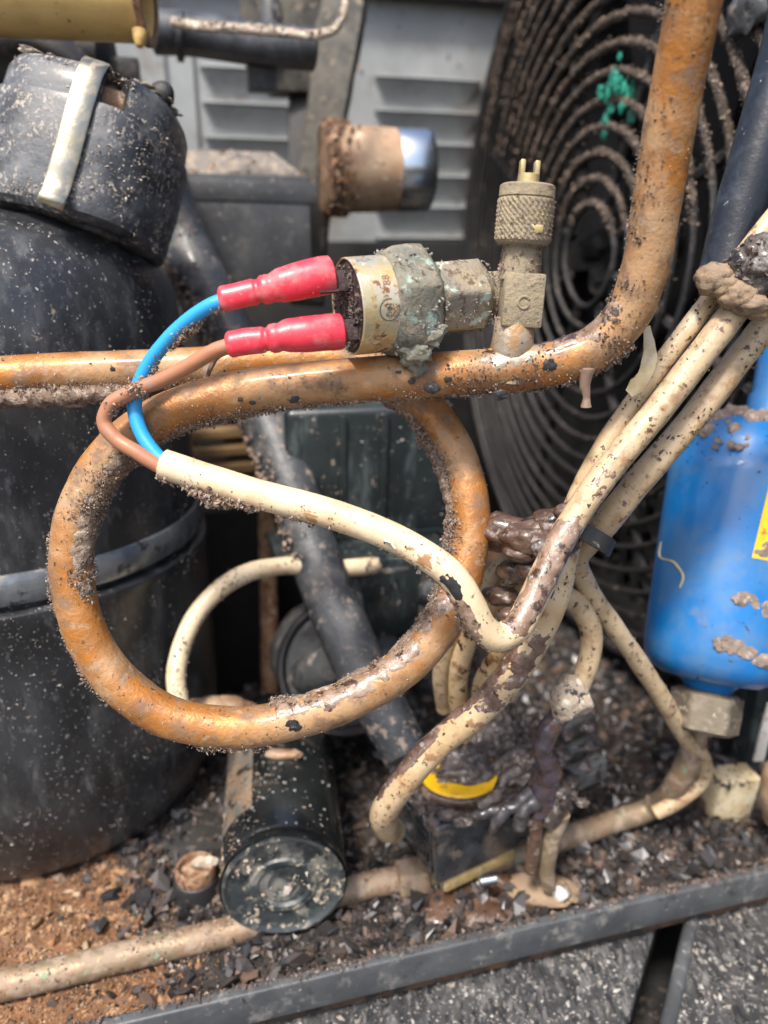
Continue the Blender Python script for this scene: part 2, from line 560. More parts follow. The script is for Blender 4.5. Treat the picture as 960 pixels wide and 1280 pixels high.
MT['deep_black'] = M('sooty_black', (.013, .013, .014), .55, var=((.03, .028, .026), 9), layers=[dict(c=(.11, .085, .068), f=3, lo=.58, hi=.70, r=.95), speck((.2, .17, .14), 1.1, .69, .74)], bump=[(1, .2)])
MT['hose'] = M('dusty_rubber_hose', (.022, .025, .029), .42, 0, .15, var=((.045, .049, .054), 12),
               layers=[dict(c=(.15, .145, .14), f=9, lo=.50, hi=.76, r=.85, a=.6), dict(c=(.27, .215, .175), f=3.0, lo=.57, hi=.68, r=.95, mask=(14, .42, .6)), speck(f=.9, lo=.66, hi=.7)], bump=[(1.2, .15), (5, .3)])
MT['hose_blue'] = M('blue_black_hose', (.010, .013, .02), .38, layers=[dict(c=(.06, .075, .10), f=9, lo=.50, hi=.74, r=.6, a=.5), speck((.2, .2, .2), 1.2, .68, .73)], bump=[(1.5, .1)])
MT['panel'] = M('grey_panel_paint', (.33, .345, .343), .5, var=((.25, .262, .26), 30),
                layers=[dict(c=(.20, .175, .145), f=22, lo=.56, hi=.75, r=.85, a=.7), dict(c=(.10, .075, .055), f=3.2, lo=.67, hi=.72, r=.9), speck((.16, .12, .09), 1.5, .66, .71, mask=(20, .45, .6))], bump=[(3, .1)])
MT['box_grey'] = M('dusty_grey_box', (.035, .037, .04), .5, 0, .15, var=((.06, .063, .066), 14), layers=[dict(c=(.17, .15, .13), f=8, lo=.55, hi=.78, r=.9, a=.4), speck((.32, .27, .22), 1.6, .66, .72)], bump=[(2, .2)])
MT['box_lid'] = M('dust_covered_lid', (.15, .14, .13), .7, var=((.21, .175, .14), 8), layers=[dict(c=(.34, .28, .22), f=4, lo=.5, hi=.66, r=.95), speck((.08, .07, .06), 1.8, .66, .71)], bump=[(1.6, .3)])
MT['green_black'] = M('green_black_plastic', (.009, .014, .015), .36, 0, .3, var=((.020, .028, .029), 14),
                      layers=[dict(c=(.10, .13, .13), f=7, lo=.54, hi=.72, r=.65, a=.45, s=(1, 1, 4)), dict(c=(.33, .28, .23), f=1.5, lo=.64, hi=.69, r=.95, mask=(14, .44, .6)), dict(c=(.25, .20, .16), f=3.5, lo=.66, hi=.72, r=.95)], bump=[(1.2, .1)])
MT['motor_grey'] = M('grey_motor_metal', (.10, .105, .105), .5, .2, var=((.055, .058, .06), 12), layers=[dict(c=(.24, .2, .165), f=4, lo=.57, hi=.7, r=.95), dict(c=(.02, .02, .02), f=7, lo=.6, hi=.7, r=.4)], bump=[(1.4, .15)])
MT['cable'] = M('cream_cable_jacket', (.70, .575, .39), .42, 0, .1, var=((.62, .47, .29), 12),
                layers=[dict(c=(.50, .33, .18), f=7, lo=0.510, hi=0.750, a=.6), dict(c=(.22, .12, .06), f=1.0, lo=.64, hi=.69, r=.7, mask=(10, .40, .56)), dict(c=(.07, .05, .04), f=2.4, lo=0.690, hi=0.790)], bump=[(1.6, .07), (7, .25)])
MT['cable_dirty'] = M('stained_cable_jacket', (.52, .40, .25), .45, 0, .1, var=((.40, .285, .165), 8),
                      layers=[dict(c=(.28, .15, .075), f=5, lo=0.540, hi=0.730, a=.7), dict(c=(.10, .05, .025), f=1.5, lo=0.570, hi=0.690, mask=(10, .40, .58)), dict(c=(.05, .03, .02), f=2.8, lo=.66, hi=.70, r=.35)], bump=[(1.4, .14), (5, .25)])
MT['cable_oily'] = M('oil_soaked_jacket', (.64, .48, .28), .32, 0, .35, var=((.45, .27, .11), 10),
                     layers=[dict(c=(.16, .065, .025), f=6, lo=0.530, hi=0.670, a=.8), dict(c=(.05, .022, .012), f=2.4, lo=.60, hi=.65, r=.18)], bump=[(1.4, .2), (4, .35)])
MT['goo'] = M('oily_sludge', (.055, .026, .014), .2, 0, .6, var=((.13, .08, .055), 7), layers=[dict(c=(.26, .21, .18), f=3, lo=.58, hi=.70, r=.4, a=.7), dict(c=(.015, .01, .01), f=4, lo=.6, hi=.68, r=.15)], bump=[(1.2, .25), (3.5, .45)])
MT['goo_grey'] = M('grey_sludge', (.11, .09, .078), .28, 0, .5, var=((.055, .04, .034), 4), layers=[dict(c=(.30, .27, .25), f=2.4, lo=.60, hi=.72, r=.35), dict(c=(.02, .015, .014), f=3, lo=.58, hi=.66, r=.2)], bump=[(1, .25), (3, .5)])
MT['goo_box'] = M('lumpy_sludge', (.06, .042, .034), .3, 0, .5, var=((.125, .10, .085), 4), layers=[dict(c=(.02, .013, .01), f=4, lo=.52, hi=.66, r=.18), dict(c=(.30, .26, .225), f=2.0, lo=.62, hi=.72, r=.45)], bump=[(.9, .3), (2.6, .5)])
MT['coil_plastic'] = M('wet_black_coil_plastic', (.022, .026, .031), .28, 0, .6, var=((.045, .048, .052), 7), layers=[dict(c=(.17, .13, .10), f=7, lo=.54, hi=.70, r=.6, a=.7), dict(c=(.012, .012, .013), f=4, lo=.58, hi=.68, r=.2)], bump=[(2, .12)])
MT['melt'] = M('melted_black_insulation', (.028, .026, .032), .18, 0, .8, var=((.065, .055, .052), 2.5), layers=[dict(c=(.20, .165, .14), f=2.2, lo=.60, hi=.74, r=.4)], bump=[(1.4, .2)])
MT['violet_goo'] = M('violet_black_sleeve', (.045, .026, .022), .13, 0, .9, var=((.065, .05, .07), 3), layers=[dict(c=(.10, .045, .03), f=3, lo=.55, hi=.68, r=.3)], bump=[(2, .3)])
MT['blue_wire'] = M('blue_wire_insulation', (.02, .30, .66), .4, 0, .1, layers=[dict(c=(.10, .08, .09), f=2, lo=.68, hi=.73, r=.8)], bump=[(2, .06)])
MT['brown_wire'] = M('brown_wire_insulation', (.40, .17, .085), .45, 0, .1, var=((.33, .15, .085), 8), layers=[dict(c=(.22, .18, .16), f=2.2, lo=.64, hi=.70, r=.85)], bump=[(2, .06)])
MT['red'] = M('red_connector_plastic', (.66, .035, .06), .38, 0, .15, var=((.58, .03, .05), 6), layers=[dict(c=(.50, .16, .16), f=5, lo=.50, hi=.70, r=.75, a=.6), dict(c=(.36, .25, .2), f=.8, lo=.67, hi=.71, r=.95, mask=(5, .42, .58)), dict(c=(.42, .20, .16), f=1.1, lo=.68, hi=.73, r=.9), dict(c=(.30, .05, .06), f=4, lo=.62, hi=.75, r=.6, a=.6)], bump=[(1.5, .06)])
MT['steel_old'] = M('tarnished_steel', (.68, .62, .49), .3, .7, var=((.70, .56, .29), 5),
                    layers=[dict(c=(.46, .27, .09), f=4.5, lo=.53, hi=.68, r=.5, a=.7, m=.3), dict(c=(.17, .075, .03), f=1.5, lo=.54, hi=.61, r=.8, mask=(6, .42, .56)), dict(c=(.85, .80, .68), f=5, lo=.60, hi=.72, r=.3, a=.7, m=.5), dict(c=(.8, .75, .62), f=2.5, lo=.64, hi=.7, r=.4, a=.5, m=.4)], bump=[(.8, .06)])
MT['steel_clip'] = M('spring_steel_clip', (.36, .34, .29), .3, 1.0, var=((.42, .37, .25), 6), layers=[dict(c=(.30, .265, .215), f=3, lo=.52, hi=.66, r=.7, m=.2, a=.5), speck((.22, .18, .15), .8, .66, .71)], bump=[(1, .05)])
MT['steel_bright'] = M('bright_steel', (.62, .67, .70), .24, 1.0, layers=[dict(c=(.45, .47, .48), f=8, lo=.55, hi=.75, r=.4, m=1.0)], bump=[(6, .03)])
MT['verdigris'] = M('corroded_brass_crust', (.215, .195, .15), .85, spec=.3, var=((.135, .14, .115), 4),
                    layers=[dict(c=(.29, .37, .31), f=3.4, lo=.60, hi=.67, r=.8), dict(c=(.27, .225, .165), f=2.2, lo=.56, hi=.66, r=.95), dict(c=(.10, .07, .05), f=1.3, lo=.60, hi=.66, r=.9), dict(c=(.34, .32, .10), f=4, lo=.69, hi=.72, r=.9)],
                    bump=[(.9, .3), (2.6, .5)])
MT['nut_dirty'] = M('blotched_brass_nut', (.29, .235, .155), .65, .2, var=((.20, .185, .155), 5),
                    layers=[dict(c=(.36, .42, .35), f=4, lo=.60, hi=.64, r=.8), dict(c=(.44, .33, .17), f=4.4, lo=.60, hi=.68, r=.6), dict(c=(.12, .085, .06), f=1.8, lo=.57, hi=.66, r=.9), dict(c=(.35, .2, .09), f=3, lo=.66, hi=.7, r=.8)], bump=[(.8, .25), (3, .4)])
MT['brass_dusty'] = M('dust_caked_brass', (.27, .225, .15), .75, .15, var=((.34, .275, .17), 5), layers=[dict(c=(.27, .215, .16), f=2, lo=.5, hi=.65, r=.95), dict(c=(.12, .085, .055), f=1.3, lo=.61, hi=.67, r=.95)], bump=[(.7, .25), (2, .35)])
MT['brass'] = M('worn_brass', (.62, .47, .20), .38, .6, var=((.50, .40, .20), 5), layers=[dict(c=(.33, .27, .18), f=1.6, lo=.53, hi=.66, r=.85)], bump=[(.9, .08)])
MT['solder'] = M('dull_solder', (.42, .36, .29), .38, .4, var=((.34, .25, .16), 5), layers=[dict(c=(.30, .17, .07), f=3, lo=.55, hi=.68, r=.5), speck((.10, .07, .05), 1.2, .64, .69)], bump=[(1.2, .2), (3, .3)])
MT['face'] = M('dark_phenolic_face', (.035, .020, .022), .6, layers=[dict(c=(.11, .065, .05), f=1.6, lo=.54, hi=.66, r=.95), speck((.2, .15, .12), .8, .67, .72)], bump=[(.8, .3)])
MT['ink'] = M('dark_stamp_ink', (.055, .05, .045), .5, .2)
MT['ink_brown'] = M('faded_brown_ink', (.16, .085, .05), .6)
MT['ink_blue'] = M('blue_stamp_ink', (.12, .20, .28), .5)
MT['blue_paint'] = M('glossy_blue_paint', (.008, .155, .43), .3, 0, .35, var=((.006, .13, .38), 12),
                     layers=[dict(c=(.10, .17, .25), f=13, lo=.42, hi=.70, r=.6, a=.4), dict(c=(.03, .05, .09), f=1.1, lo=.69, hi=.73, r=.6), dict(c=(.10, .16, .26), f=8, lo=.60, hi=.76, r=.7, a=.55), dict(c=(.02, .03, .06), f=3, lo=.70, hi=.73, r=.6)], bump=[(3, .03)])
MT['yellow'] = M('yellow_label', (.80, .46, .006), .4, 0, .15, layers=[dict(c=(.32, .17, .02), f=3, lo=.60, hi=.68, r=.6), speck((.06, .04, .02), 1, .67, .71)], bump=[(2, .05)])
MT['nut_grey'] = M('grey_brass_nut', (.20, .165, .115), .5, .4, var=((.15, .125, .09), 5), layers=[dict(c=(.22, .185, .15), f=3, lo=.54, hi=.68, r=.85), speck((.5, .45, .38), 2, .66, .72, a=.6)], bump=[(1, .12)])
MT['rust'] = M('rusted_steel', (.20, .095, .05), .85, .1, var=((.34, .215, .125), 7), layers=[dict(c=(.42, .31, .21), f=4, lo=.53, hi=.68, r=.7), dict(c=(.075, .035, .025), f=2.4, lo=.57, hi=.65, r=.9)], bump=[(1, .3), (3, .5)])
MT['rust_light'] = M('tan_rust_coating', (.42, .30, .19), .55, .15, .15, var=((.34, .20, .115), 9), layers=[dict(c=(.60, .50, .38), f=5, lo=.58, hi=.72, r=.4), dict(c=(.12, .06, .04), f=2, lo=.63, hi=.69, r=.9)], bump=[(1.3, .2)])
MT['ochre'] = M('ochre_stained_pipe', (.60, .40, .14), .5, .0, .15, var=((.46, .30, .10), 18), layers=[dict(c=(.17, .10, .04), f=9, lo=.55, hi=.72, r=.6, a=.7, s=(3, 1, 1)), dict(c=(.10, .05, .03), f=2, lo=.68, hi=.72, r=.7)], bump=[(2, .1)])
MT['pale_dust'] = M('pale_flaking_crust', (.40, .33, .26), .9, spec=.2, var=((.38, .30, .23), 3), layers=[dict(c=(.66, .60, .48), f=3, lo=.55, hi=.66, r=.9), dict(c=(.06, .06, .065), f=2.6, lo=.60, hi=.65, r=.7)], bump=[(.8, .4), (2, .5)])
MT['wood'] = M('weathered_tan_slat', (.44, .28, .12), .75, var=((.32, .18, .08), 10), layers=[dict(c=(.20, .12, .07), f=4, lo=.56, hi=.7, r=.9)], bump=[(1.5, .2)])
MT['green'] = M('green_paint', (.015, .24, .16), .55, layers=[dict(c=(.02, .06, .05), f=3, lo=.52, hi=.66, r=.8)], bump=[(1.5, .3)])
MT['tape'] = M('yellowed_clear_tape', (.62, .52, .34), .3, 0, .2, var=((.50, .36, .13), 5), trans=.35, bump=[(1.6, .2)])
MT['white'] = M('grubby_white_plastic', (.62, .60, .55), .5, layers=[dict(c=(.30, .25, .2), f=2.6, lo=.56, hi=.68, r=.8)], bump=[(1.4, .1)])
MT['plug'] = M('cream_plug_plastic', (.80, .70, .49), .45, var=((.66, .52, .30), 5), layers=[dict(c=(.07, .05, .04), f=1.3, lo=.625, hi=.67, r=.8), dict(c=(.40, .27, .13), f=4, lo=.60, hi=.7, r=.7)], bump=[(1.4, .12)])
MT['rail'] = M('grey_rail_paint', (.05, .054, .058), .45, var=((.085, .09, .094), 14), layers=[dict(c=(.20, .19, .175), f=6, lo=.55, hi=.72, r=.8, a=.7), dict(c=(.02, .02, .02), f=9, lo=.62, hi=.75, r=.5, a=.6), speck((.3, .27, .24), 1.3, .68, .72)], bump=[(1.6, .1)])
MT['ground'] = M('gritty_grey_ground', (.03, .031, .033), .5, var=((.065, .064, .064), 8),
                 layers=[dict(c=(.13, .126, .122), f=1.6, lo=.52, hi=.66, r=.9, s=(1, 2.5, 1)), dict(c=(.016, .017, .019), f=2, lo=.56, hi=.64, r=.6, s=(1, 3, 1)), dict(c=(.36, .33, .30), f=.9, lo=.63, hi=.68, r=.9)], bump=[(1.2, .3), (4, .4)])
MT['pan'] = M('dirty_base_pan', (.05, .035, .025), .9, var=((.16, .08, .04), 25), layers=[dict(c=(.02, .018, .016), f=6, lo=.5, hi=.65, r=.8)], bump=[(1.2, .5)])
MT['void'] = M('matt_soot_and_shade', (.006, .006, .0065), .8, var=((.014, .013, .012), 12), layers=[dict(c=(.06, .048, .04), f=3, lo=.66, hi=.74, r=.95)], bump=[(1.5, .3)])  # near-black; on the added plates it stands in for shade
MT['guard'] = M('dust_furred_wire', (.009, .009, .0095), .5, var=((.02, .018, .017), 8), layers=[dict(c=(.15, .115, .09), f=3.0, lo=.57, hi=.70, r=.95, mask=(30, .45, .6))], bump=[(.9, .4)])
MT['coil_fin'] = M('sooty_fin', (.03, .032, .035), .5, .3, layers=[dict(c=(.13, .13, .13), f=4, lo=.55, hi=.7, r=.7)])
MT['tie'] = M('black_nylon_tie', (.02, .02, .021), .5, layers=[speck((.15, .12, .1), 1.2, .64, .7)], bump=[(.6, .1)])
MT['capacitor'] = M('wet_black_can', (.010, .012, .012), .2, 0, .5, var=((.02, .022, .022), 12), layers=[dict(c=(.16, .125, .09), f=8, lo=.52, hi=.66, r=.8, a=.8, mask=(20, .48, .6)), dict(c=(.25, .22, .18), f=1.6, lo=.67, hi=.71, r=.6)], bump=[(2, .08)])
MT['cap_end'] = M('dirt_splashed_end', (.022, .028, .03), .35, 0, .3, var=((.05, .058, .06), 8), layers=[dict(c=(.30, .285, .24), f=6, lo=.50, hi=.66, r=.8, a=.45), dict(c=(.42, .35, .25), f=2.6, lo=.60, hi=.69, r=.9, a=.8), dict(c=(.015, .018, .02), f=5, lo=.60, hi=.68, r=.3)], bump=[(1.3, .12)])
MT['can_label'] = M('grimy_foil_label', (.24, .24, .21), .45, .2, layers=[dict(c=(.29, .20, .12), f=5, lo=.42, hi=.60, r=.8, s=(3, 1, 1)), dict(c=(.02, .02, .02), f=3.4, lo=.58, hi=.64, r=.5, s=(3, 1, 1))], bump=[(1.5, .1)])
MT['drop'] = M('water_drop', (.75, .72, .68), .06, 0, .5, trans=.6)
MT['straw'] = M('dry_straw', (.42, .38, .22), .7)
MT['drip'] = M('grimy_drip', (.25, .175, .13), .2, 0, .6, var=((.22, .14, .10), 3))


def strip(pts, widths, wdir, thick, mb=None, step=None):
    """a bent flat strip through pts; wdir: across direction(s)"""
    mb = mb or MB(); p = np.asarray(pts, float)
    if step:
        p, widths = resample(p, widths, step)
    n = len(p); w = np.full(n, widths) if np.isscalar(widths) else np.asarray(widths)
    T = np.gradient(p, axis=0); T /= np.linalg.norm(T, axis=1)[:, None]
    wd = np.tile(unit(wdir), (n, 1)) if np.ndim(wdir) == 1 else np.asarray(wdir)
    wd = wd - T * np.einsum('ij,ij->i', wd, T)[:, None]; wd /= np.linalg.norm(wd, axis=1)[:, None]
    nn = np.cross(T, wd) * thick / 2
    hw = wd * w[:, None] / 2
    e = .86
    rows = np.stack([p - hw - nn * .3, p - hw * e - nn, p + hw * e - nn, p + hw - nn * .3, p + hw + nn * .3, p + hw * e + nn, p - hw * e + nn, p - hw + nn * .3], 1)
    f = []
    for i in range(n - 1):
        for j in range(8):
            k = (j + 1) % 8
            f.append((i * 8 + j, i * 8 + k, i * 8 + 8 + k, i * 8 + 8 + j))
    f.append(tuple(range(8))[::-1]); f.append(tuple((n - 1) * 8 + j for j in range(8)))
    return mb.add(rows.reshape(-1, 3), f)


def merge(*ms):
    o = MB()
    for m in ms:
        if m.n:
            v, l, z = m.arrays(); o.v.append(v); o.l.append(l + o.n); o.z.append(z); o.n += len(v)
    return o


def crumbs(name, mb, mat, parent):
    if mb.n:
        return obj(name, mb, mat, parent, sharp=0, kind='stuff')


def pt(p, q, z):
    return p * E1 + q * E2 + np.array([0, 0, z])


AX = (E1, E2, E3)
up = np.array([0, 0, 1.0]); down = -up
TOCAM = -FWD

# ================================================================== SETTING
QP = 418.0                                        # back panel
LIP_Z = 40.0
QR = float(np.dot(onz(530, 1178, LIP_Z), E2))     # front rail

# ---- ground: a low bed with two slabs and a joint between them
GZ0 = 25.4
gr = obj('ground', MB().box(pt(0, 60, -20), AX, (900, 900, 8), 0), MT['deep_black'], kind='structure', org=(0, 60, -20))
j0, j1 = onz(838, 1140, GZ0), onz(798, 1290, GZ0)
jd = unit(j0 - j1); jn = np.array([jd[1], -jd[0], 0])
slab = MB().box(j1 - jn * 302.5 - jd * 330 - np.array([0, 0, 6]), (jn, jd, up), (300, 500, 6), 1.2, 3)
obj('slab', slab, MT['ground'], gr)
slab2 = MB().box(j1 + jn * 303.5 - jd * 330 - np.array([0, 0, 6]), (jn, jd, up), (300, 500, 6), 1.5, 3)
obj('slab', slab2, MT['ground'], gr)
ridge = MB().tube([j1 + jn * 5.5 - jd * 200 + up * .2, j1 + jn * 5.5 + up * .2, j1 + jn * 5.5 + jd * 60 + up * .2], 1.8, 12, 4, False)
obj('joint_ridge', ridge, MT['rail'], gr)
g = np.random.default_rng(5)
P = np.stack([g.uniform(-110, 150, 40000), g.uniform(40, 200, 40000), np.full(40000, GZ0 + .1)], -1)
k = fbm(P, 9, 4) + g.normal(0, .3, 40000) > .05
side = (P - j1) @ jn
k &= (side < -3) | (side > 4)
crumbs('grit', grains(P[k], sizes(k.sum(), .10, .85, p=3.5), seed=3), MT['sand_grey'], gr)

# ---- base pan with its front rail
pan = MB().box(pt(0, (QR + QP) / 2, BASE_Z - 3), AX, (330, (QP - QR) / 2, 3), 0)
bp = obj('base_pan', pan, MT['pan'], kind='structure', org=pt(0, QR, BASE_Z))
rl = MB()
rl.box(pt(0, QR - 1.4, LIP_Z - 4.6), AX, (330, 1.4, 4.6), .6, 3)
rl.lump(.22, 14, 3)
obj('front_rail', rl, MT['rail'], bp)

g = np.random.default_rng(15)
_p = g.uniform(-120, 190, 5200); _k = fbm(np.stack([_p, _p * 0, _p * 0], -1), 14, 5) + g.normal(0, .3, 5200) > .02; _p = _p[_k]
_q = QR - .2 - np.abs(g.normal(0, .9, len(_p)))
crumbs('rail_dirt', grains(_p[:, None] * E1 + _q[:, None] * E2 + (LIP_Z + g.normal(0, .25, len(_p)))[:, None] * E3, sizes(len(_p), .12, .8, p=2.5), seed=8), MT['crust_dark'], bp)

# ---- loose dirt on the pan
def bed(px_, qx_):
    P = np.stack([px_, qx_, np.zeros_like(px_)], -1)
    return np.maximum(.2, 2.4 + 4.2 * fbm(P, 24, 11) + 1.8 * fbm(P, 6, 12))


nu, nv = 220, 110
pp_, qq_ = np.meshgrid(np.linspace(-190, 200, nu), np.linspace(QR + .4, QP - 60, nv), indexing='ij')
hh = bed(pp_.ravel(), qq_.ravel())
xy = pp_.ravel()[:, None] * E1 + qq_.ravel()[:, None] * E2
vv = np.column_stack([xy[:, 0], xy[:, 1], BASE_Z + hh])
fi = [(i * nv + j, (i + 1) * nv + j, (i + 1) * nv + j + 1, i * nv + j + 1) for i in range(nu - 1) for j in range(nv - 1)]
split = lambda p, q: p < -10 - (q - QR) * .35
rust_m = split(pp_.ravel(), qq_.ravel())
MT['bed'] = M('packed_dirt', (.03, .022, .018), .7, var=((.015, .014, .014), 12), layers=[dict(c=(.09, .06, .042), f=4, lo=.56, hi=.66, r=.9)], bump=[(1.2, .6), (3, .8)])
MT['bed_rust'] = M('packed_rusty_dirt', (.20, .095, .04), .7, var=((.11, .052, .026), 12), layers=[dict(c=(.40, .24, .13), f=4, lo=.54, hi=.66, r=.95), dict(c=(.05, .035, .025), f=5, lo=.60, hi=.68, r=.9)], bump=[(1.0, .6), (3, .8)])
fr = [f for f in fi if rust_m[f[0]]]; fb = [f for f in fi if not rust_m[f[0]]]
obj('dirt_bed', MB().add(vv, fr), MT['bed_rust'], bp, sharp=60, kind='stuff')
obj('dirt_bed', MB().add(vv, fb), MT['bed'], bp, sharp=60, kind='stuff')


def scatter_bed(n, lo, hi, rusty, seed, prange, qrange, tpl, p=2.4, lift=.3, soft=10):
    g = np.random.default_rng(seed)
    a, b = g.uniform(*prange, n), g.uniform(*qrange, n)
    k = split(a + g.normal(0, soft, n), b) == rusty
    a, b = a[k], b[k]
    s = sizes(len(a), lo, hi, g, p)
    z = BASE_Z + bed(a, b) + s * lift * g.uniform(.2, 2.2, len(a))
    xy = a[:, None] * E1 + b[:, None] * E2
    return grains(np.column_stack([xy[:, 0], xy[:, 1], z]), s, tpl, .6, seed=seed)


q1 = QR + 110
rd = scatter_bed(40000, .12, .65, True, 21, (-150, 10), (QR + .5, q1), 'oct', 2)
v, l, z = scatter_bed(1500, .45, 1.7, True, 22, (-150, 10), (QR + .5, q1), 'ico', 3).arrays()
rd.v.append(v); rd.l.append(l + rd.n); rd.z.append(z); rd.n += len(v)
o = obj('rusty_dirt', rd, MT['rust_dirt'], sharp=0, kind='stuff', org=pt(-60, QR + 30, BASE_Z), label='rust brown granular dirt heaped along the pan under the black compressor', cat='dirt')
bd = scatter_bed(26000, .2, 1.0, False, 31, (-40, 190), (QR + .5, QP - 120), 'oct', 2)
v, l, z = scatter_bed(8000, .5, 2.7, False, 32, (-40, 190), (QR + .5, QP - 150), 'ico', 3.2).arrays()
bd.v.append(v); bd.l.append(l + bd.n); bd.z.append(z); bd.n += len(v)
o = obj('black_debris', bd, MT['black_grit'], sharp=0, kind='stuff', org=pt(60, QR + 30, BASE_Z), label='black and brown chips of oily dirt littering the pan below the blue filter', cat='debris')
crumbs('dirt_crumbs', scatter_bed(1500, .5, 1.9, False, 33, (-40, 190), (QR + .5, q1), 'ico'), MT['crust_dark'], bp)

# ---- louvred back panel
bk = thing('back_panel', pt(0, QP, BASE_Z), 'pale grey louvred sheet metal panel closing the back of the unit', 'panel')
pn = E2


def pq(px_, py_):
    w = onplane(px_, py_, QP * E2, E2)
    return float(np.dot(w, E1)), float(w[2])


(pA0, zA), (pA1, _) = pq(467, 97), pq(601, 104)
(pB0, _), (pB1, _) = pq(249, 87), pq(378, 95)
_, zA2 = pq(467, 139)
PITCHZ = zA - zA2
OPEN = PITCHZ * .66
rows = [zA - i * PITCHZ for i in range(0, 9)]
sheet = MB()
T2 = .6


def flat(p0, p1, z0, z1):
    if p1 > p0 and z1 > z0:
        sheet.add([pt(p0, QP, z0), pt(p1, QP, z0), pt(p1, QP, z1), pt(p0, QP, z1)], [(0, 1, 2, 3)])


ztop, zbot = zA + 70, BASE_Z
cols = [(pB0, pB1), (pA0, pA1)]
flat(-320, pB0, zbot, ztop); flat(pB1, pA0, zbot, ztop); flat(pA1, 330, zbot, ztop)
for c0, c1 in cols:
    flat(c0, c1, zA, ztop)
    flat(c0, c1, zbot, rows[-1] - OPEN)
    for i in range(len(rows) - 1):
        flat(c0, c1, rows[i + 1], rows[i] - OPEN)
obj('sheet', sheet, MT['panel'], bk)
for c0, c1 in cols:
    src = None
    for zt in rows:
        if src is None:
            zb = zt - OPEN; d = 7.0; m = 7.5; dp = 5.0
            L = MB()
            L.add([pt(c0, QP, zt), pt(c0, QP, zb), pt(c0 + m, QP, zb), pt(c0 + 1, QP - dp, zt),
                   pt(c1, QP, zt), pt(c1, QP, zb), pt(c1 - m, QP, zb), pt(c1 - 1, QP - dp, zt)],
                  [(0, 1, 2), (0, 2, 3), (3, 2, 6, 7), (4, 6, 5), (4, 7, 6)])
            L.tube([pt(c0 + 1, QP - dp, zt), pt((c0 + c1) / 2, QP - dp - .4, zt), pt(c1 - 1, QP - dp, zt)], .5, 8, 6)
            L.add([pt(c0, QP, zt - .1), pt(c0 + 1, QP - dp, zt - .1), pt(c1 - 1, QP - dp, zt - .1), pt(c1, QP, zt - .1)], [(0, 1, 2, 3)])
            src = obj('louvre', L, MT['panel'], bk, org=pt((c0 + c1) / 2, QP, zt)); src0 = zt
        else:
            c = src.copy(); C.objects.link(c); c.parent = bk
            c.location = src.location + Vector((0, 0, (zt - src0) * MM))
obj('sky_block_sheet', MB().box(pt(0, QP + 26, 150), AX, (330, 1, 200), 0), MT['deep_black'], bk)  # added dark sheet, stops sky light coming through the louvre openings
for px_ in (205, 241):
    p_, _z = pq(px_, 60)
    obj('panel_fold', MB().box(pt(p_, QP - .1, 150), AX, (.7, .9, 130), .3), MT['box_grey'], bk)
_, zt_ = pq(540, 4)
obj('top_frame', MB().box(pt(0, QP - 5, zt_ + 9), AX, (320, 4, 9), 1), MT['deep_black'], bk)
w_ = MB().add([pt(a, QP - .4, z_) for a in (pB1 + 2, pA1 + 30) for z_ in (zA - 120, zA + 40)], [(0, 2, 3, 1)])
P, N = on_surface(w_, 500, lambda P, N: np.clip(fbm(P, 16, 3) * 2 + .1, 0.03, 1), 8)
crumbs('dirt_spots', grains(P, sizes(len(P), .3, 1.7), seed=4, flat=.3), MT['crust'], bk)

# ================================================================== CONDENSER AND FAN
GP, GQ, GZ, GR = 155.0, 262.0, CAM_H - 3.0, 146.0
fan = thing('fan_guard', pt(GP, GQ, GZ - GR), 'large round black wire fan guard furred with brown dust', 'fan guard')
ring_src = None
nring = 17
for i in range(nring):
    r_ = 17 + (GR - 17) * i / (nring - 1)
    dome = 9 * (1 - (r_ / GR) ** 2)
    ang = np.linspace(0, 2 * np.pi, 73)
    g = np.random.default_rng(50 + i)
    ph = g.uniform(0, 6.28)
    pts = [pt(GP - dome + .5 * math.sin(3 * a + ph), GQ, GZ) + E2 * math.cos(a) * (r_ + .5 * math.sin(2 * a + ph)) + E3 * math.sin(a) * (r_ + .5 * math.sin(2 * a + ph)) for a in ang[:-1]]
    pts.append(pts[0])
    obj('guard_ring', MB().tube(pts, 1.12 if i < nring - 1 else 2.2, 8, 3.2, False, lump=(.3, 3.0, i)), MT['guard'], fan)
for i in range(8):
    a = math.radians(22 + 45 * i)
    d = E2 * math.cos(a) + E3 * math.sin(a)
    pts = [pt(GP, GQ, GZ) + d * r_ - E1 * (9 * (1 - (r_ / GR) ** 2) - 2.0) for r_ in (18, 50, 85, 120, GR + 4)]
    obj('guard_spoke', MB().tube(pts, 1.9, 8, 4, True, lump=(.5, 4, i)), MT['guard'], fan)
gp = []; sleeves = []
for i in range(nring - 1):
    r_ = 17 + (GR - 17) * i / (nring - 1); dome = 9 * (1 - (r_ / GR) ** 2)
    g = np.random.default_rng(80 + i)
    a0, a1 = math.radians(g.uniform(28, 60)), math.radians(g.uniform(140, 178))
    an = np.linspace(a0, a1, max(10, int(r_ * .9)))
    pts = [pt(GP - dome - .5, GQ, GZ) + E2 * math.cos(a) * r_ + E3 * (math.sin(a) * r_ + .35) for a in an]
    rad = [1.0] + [1.25 + .3 * g.random() for _ in an[1:-1]] + [1.0]
    sleeves.append(MB().tube(pts, rad, 10, 1.3, True, lump=(.7, 2.6, i)))
    n_ = int(r_ * 26)
    a = g.uniform(a0 - .25, a1 + .25, n_)
    q = pt(GP - dome - .7, GQ, GZ) + E2 * (np.cos(a) * r_)[:, None] + E3 * (np.sin(a) * r_ + .8)[:, None] + g.normal(0, .75, (n_, 3))
    gp.append(q)
gp = np.vstack(gp)
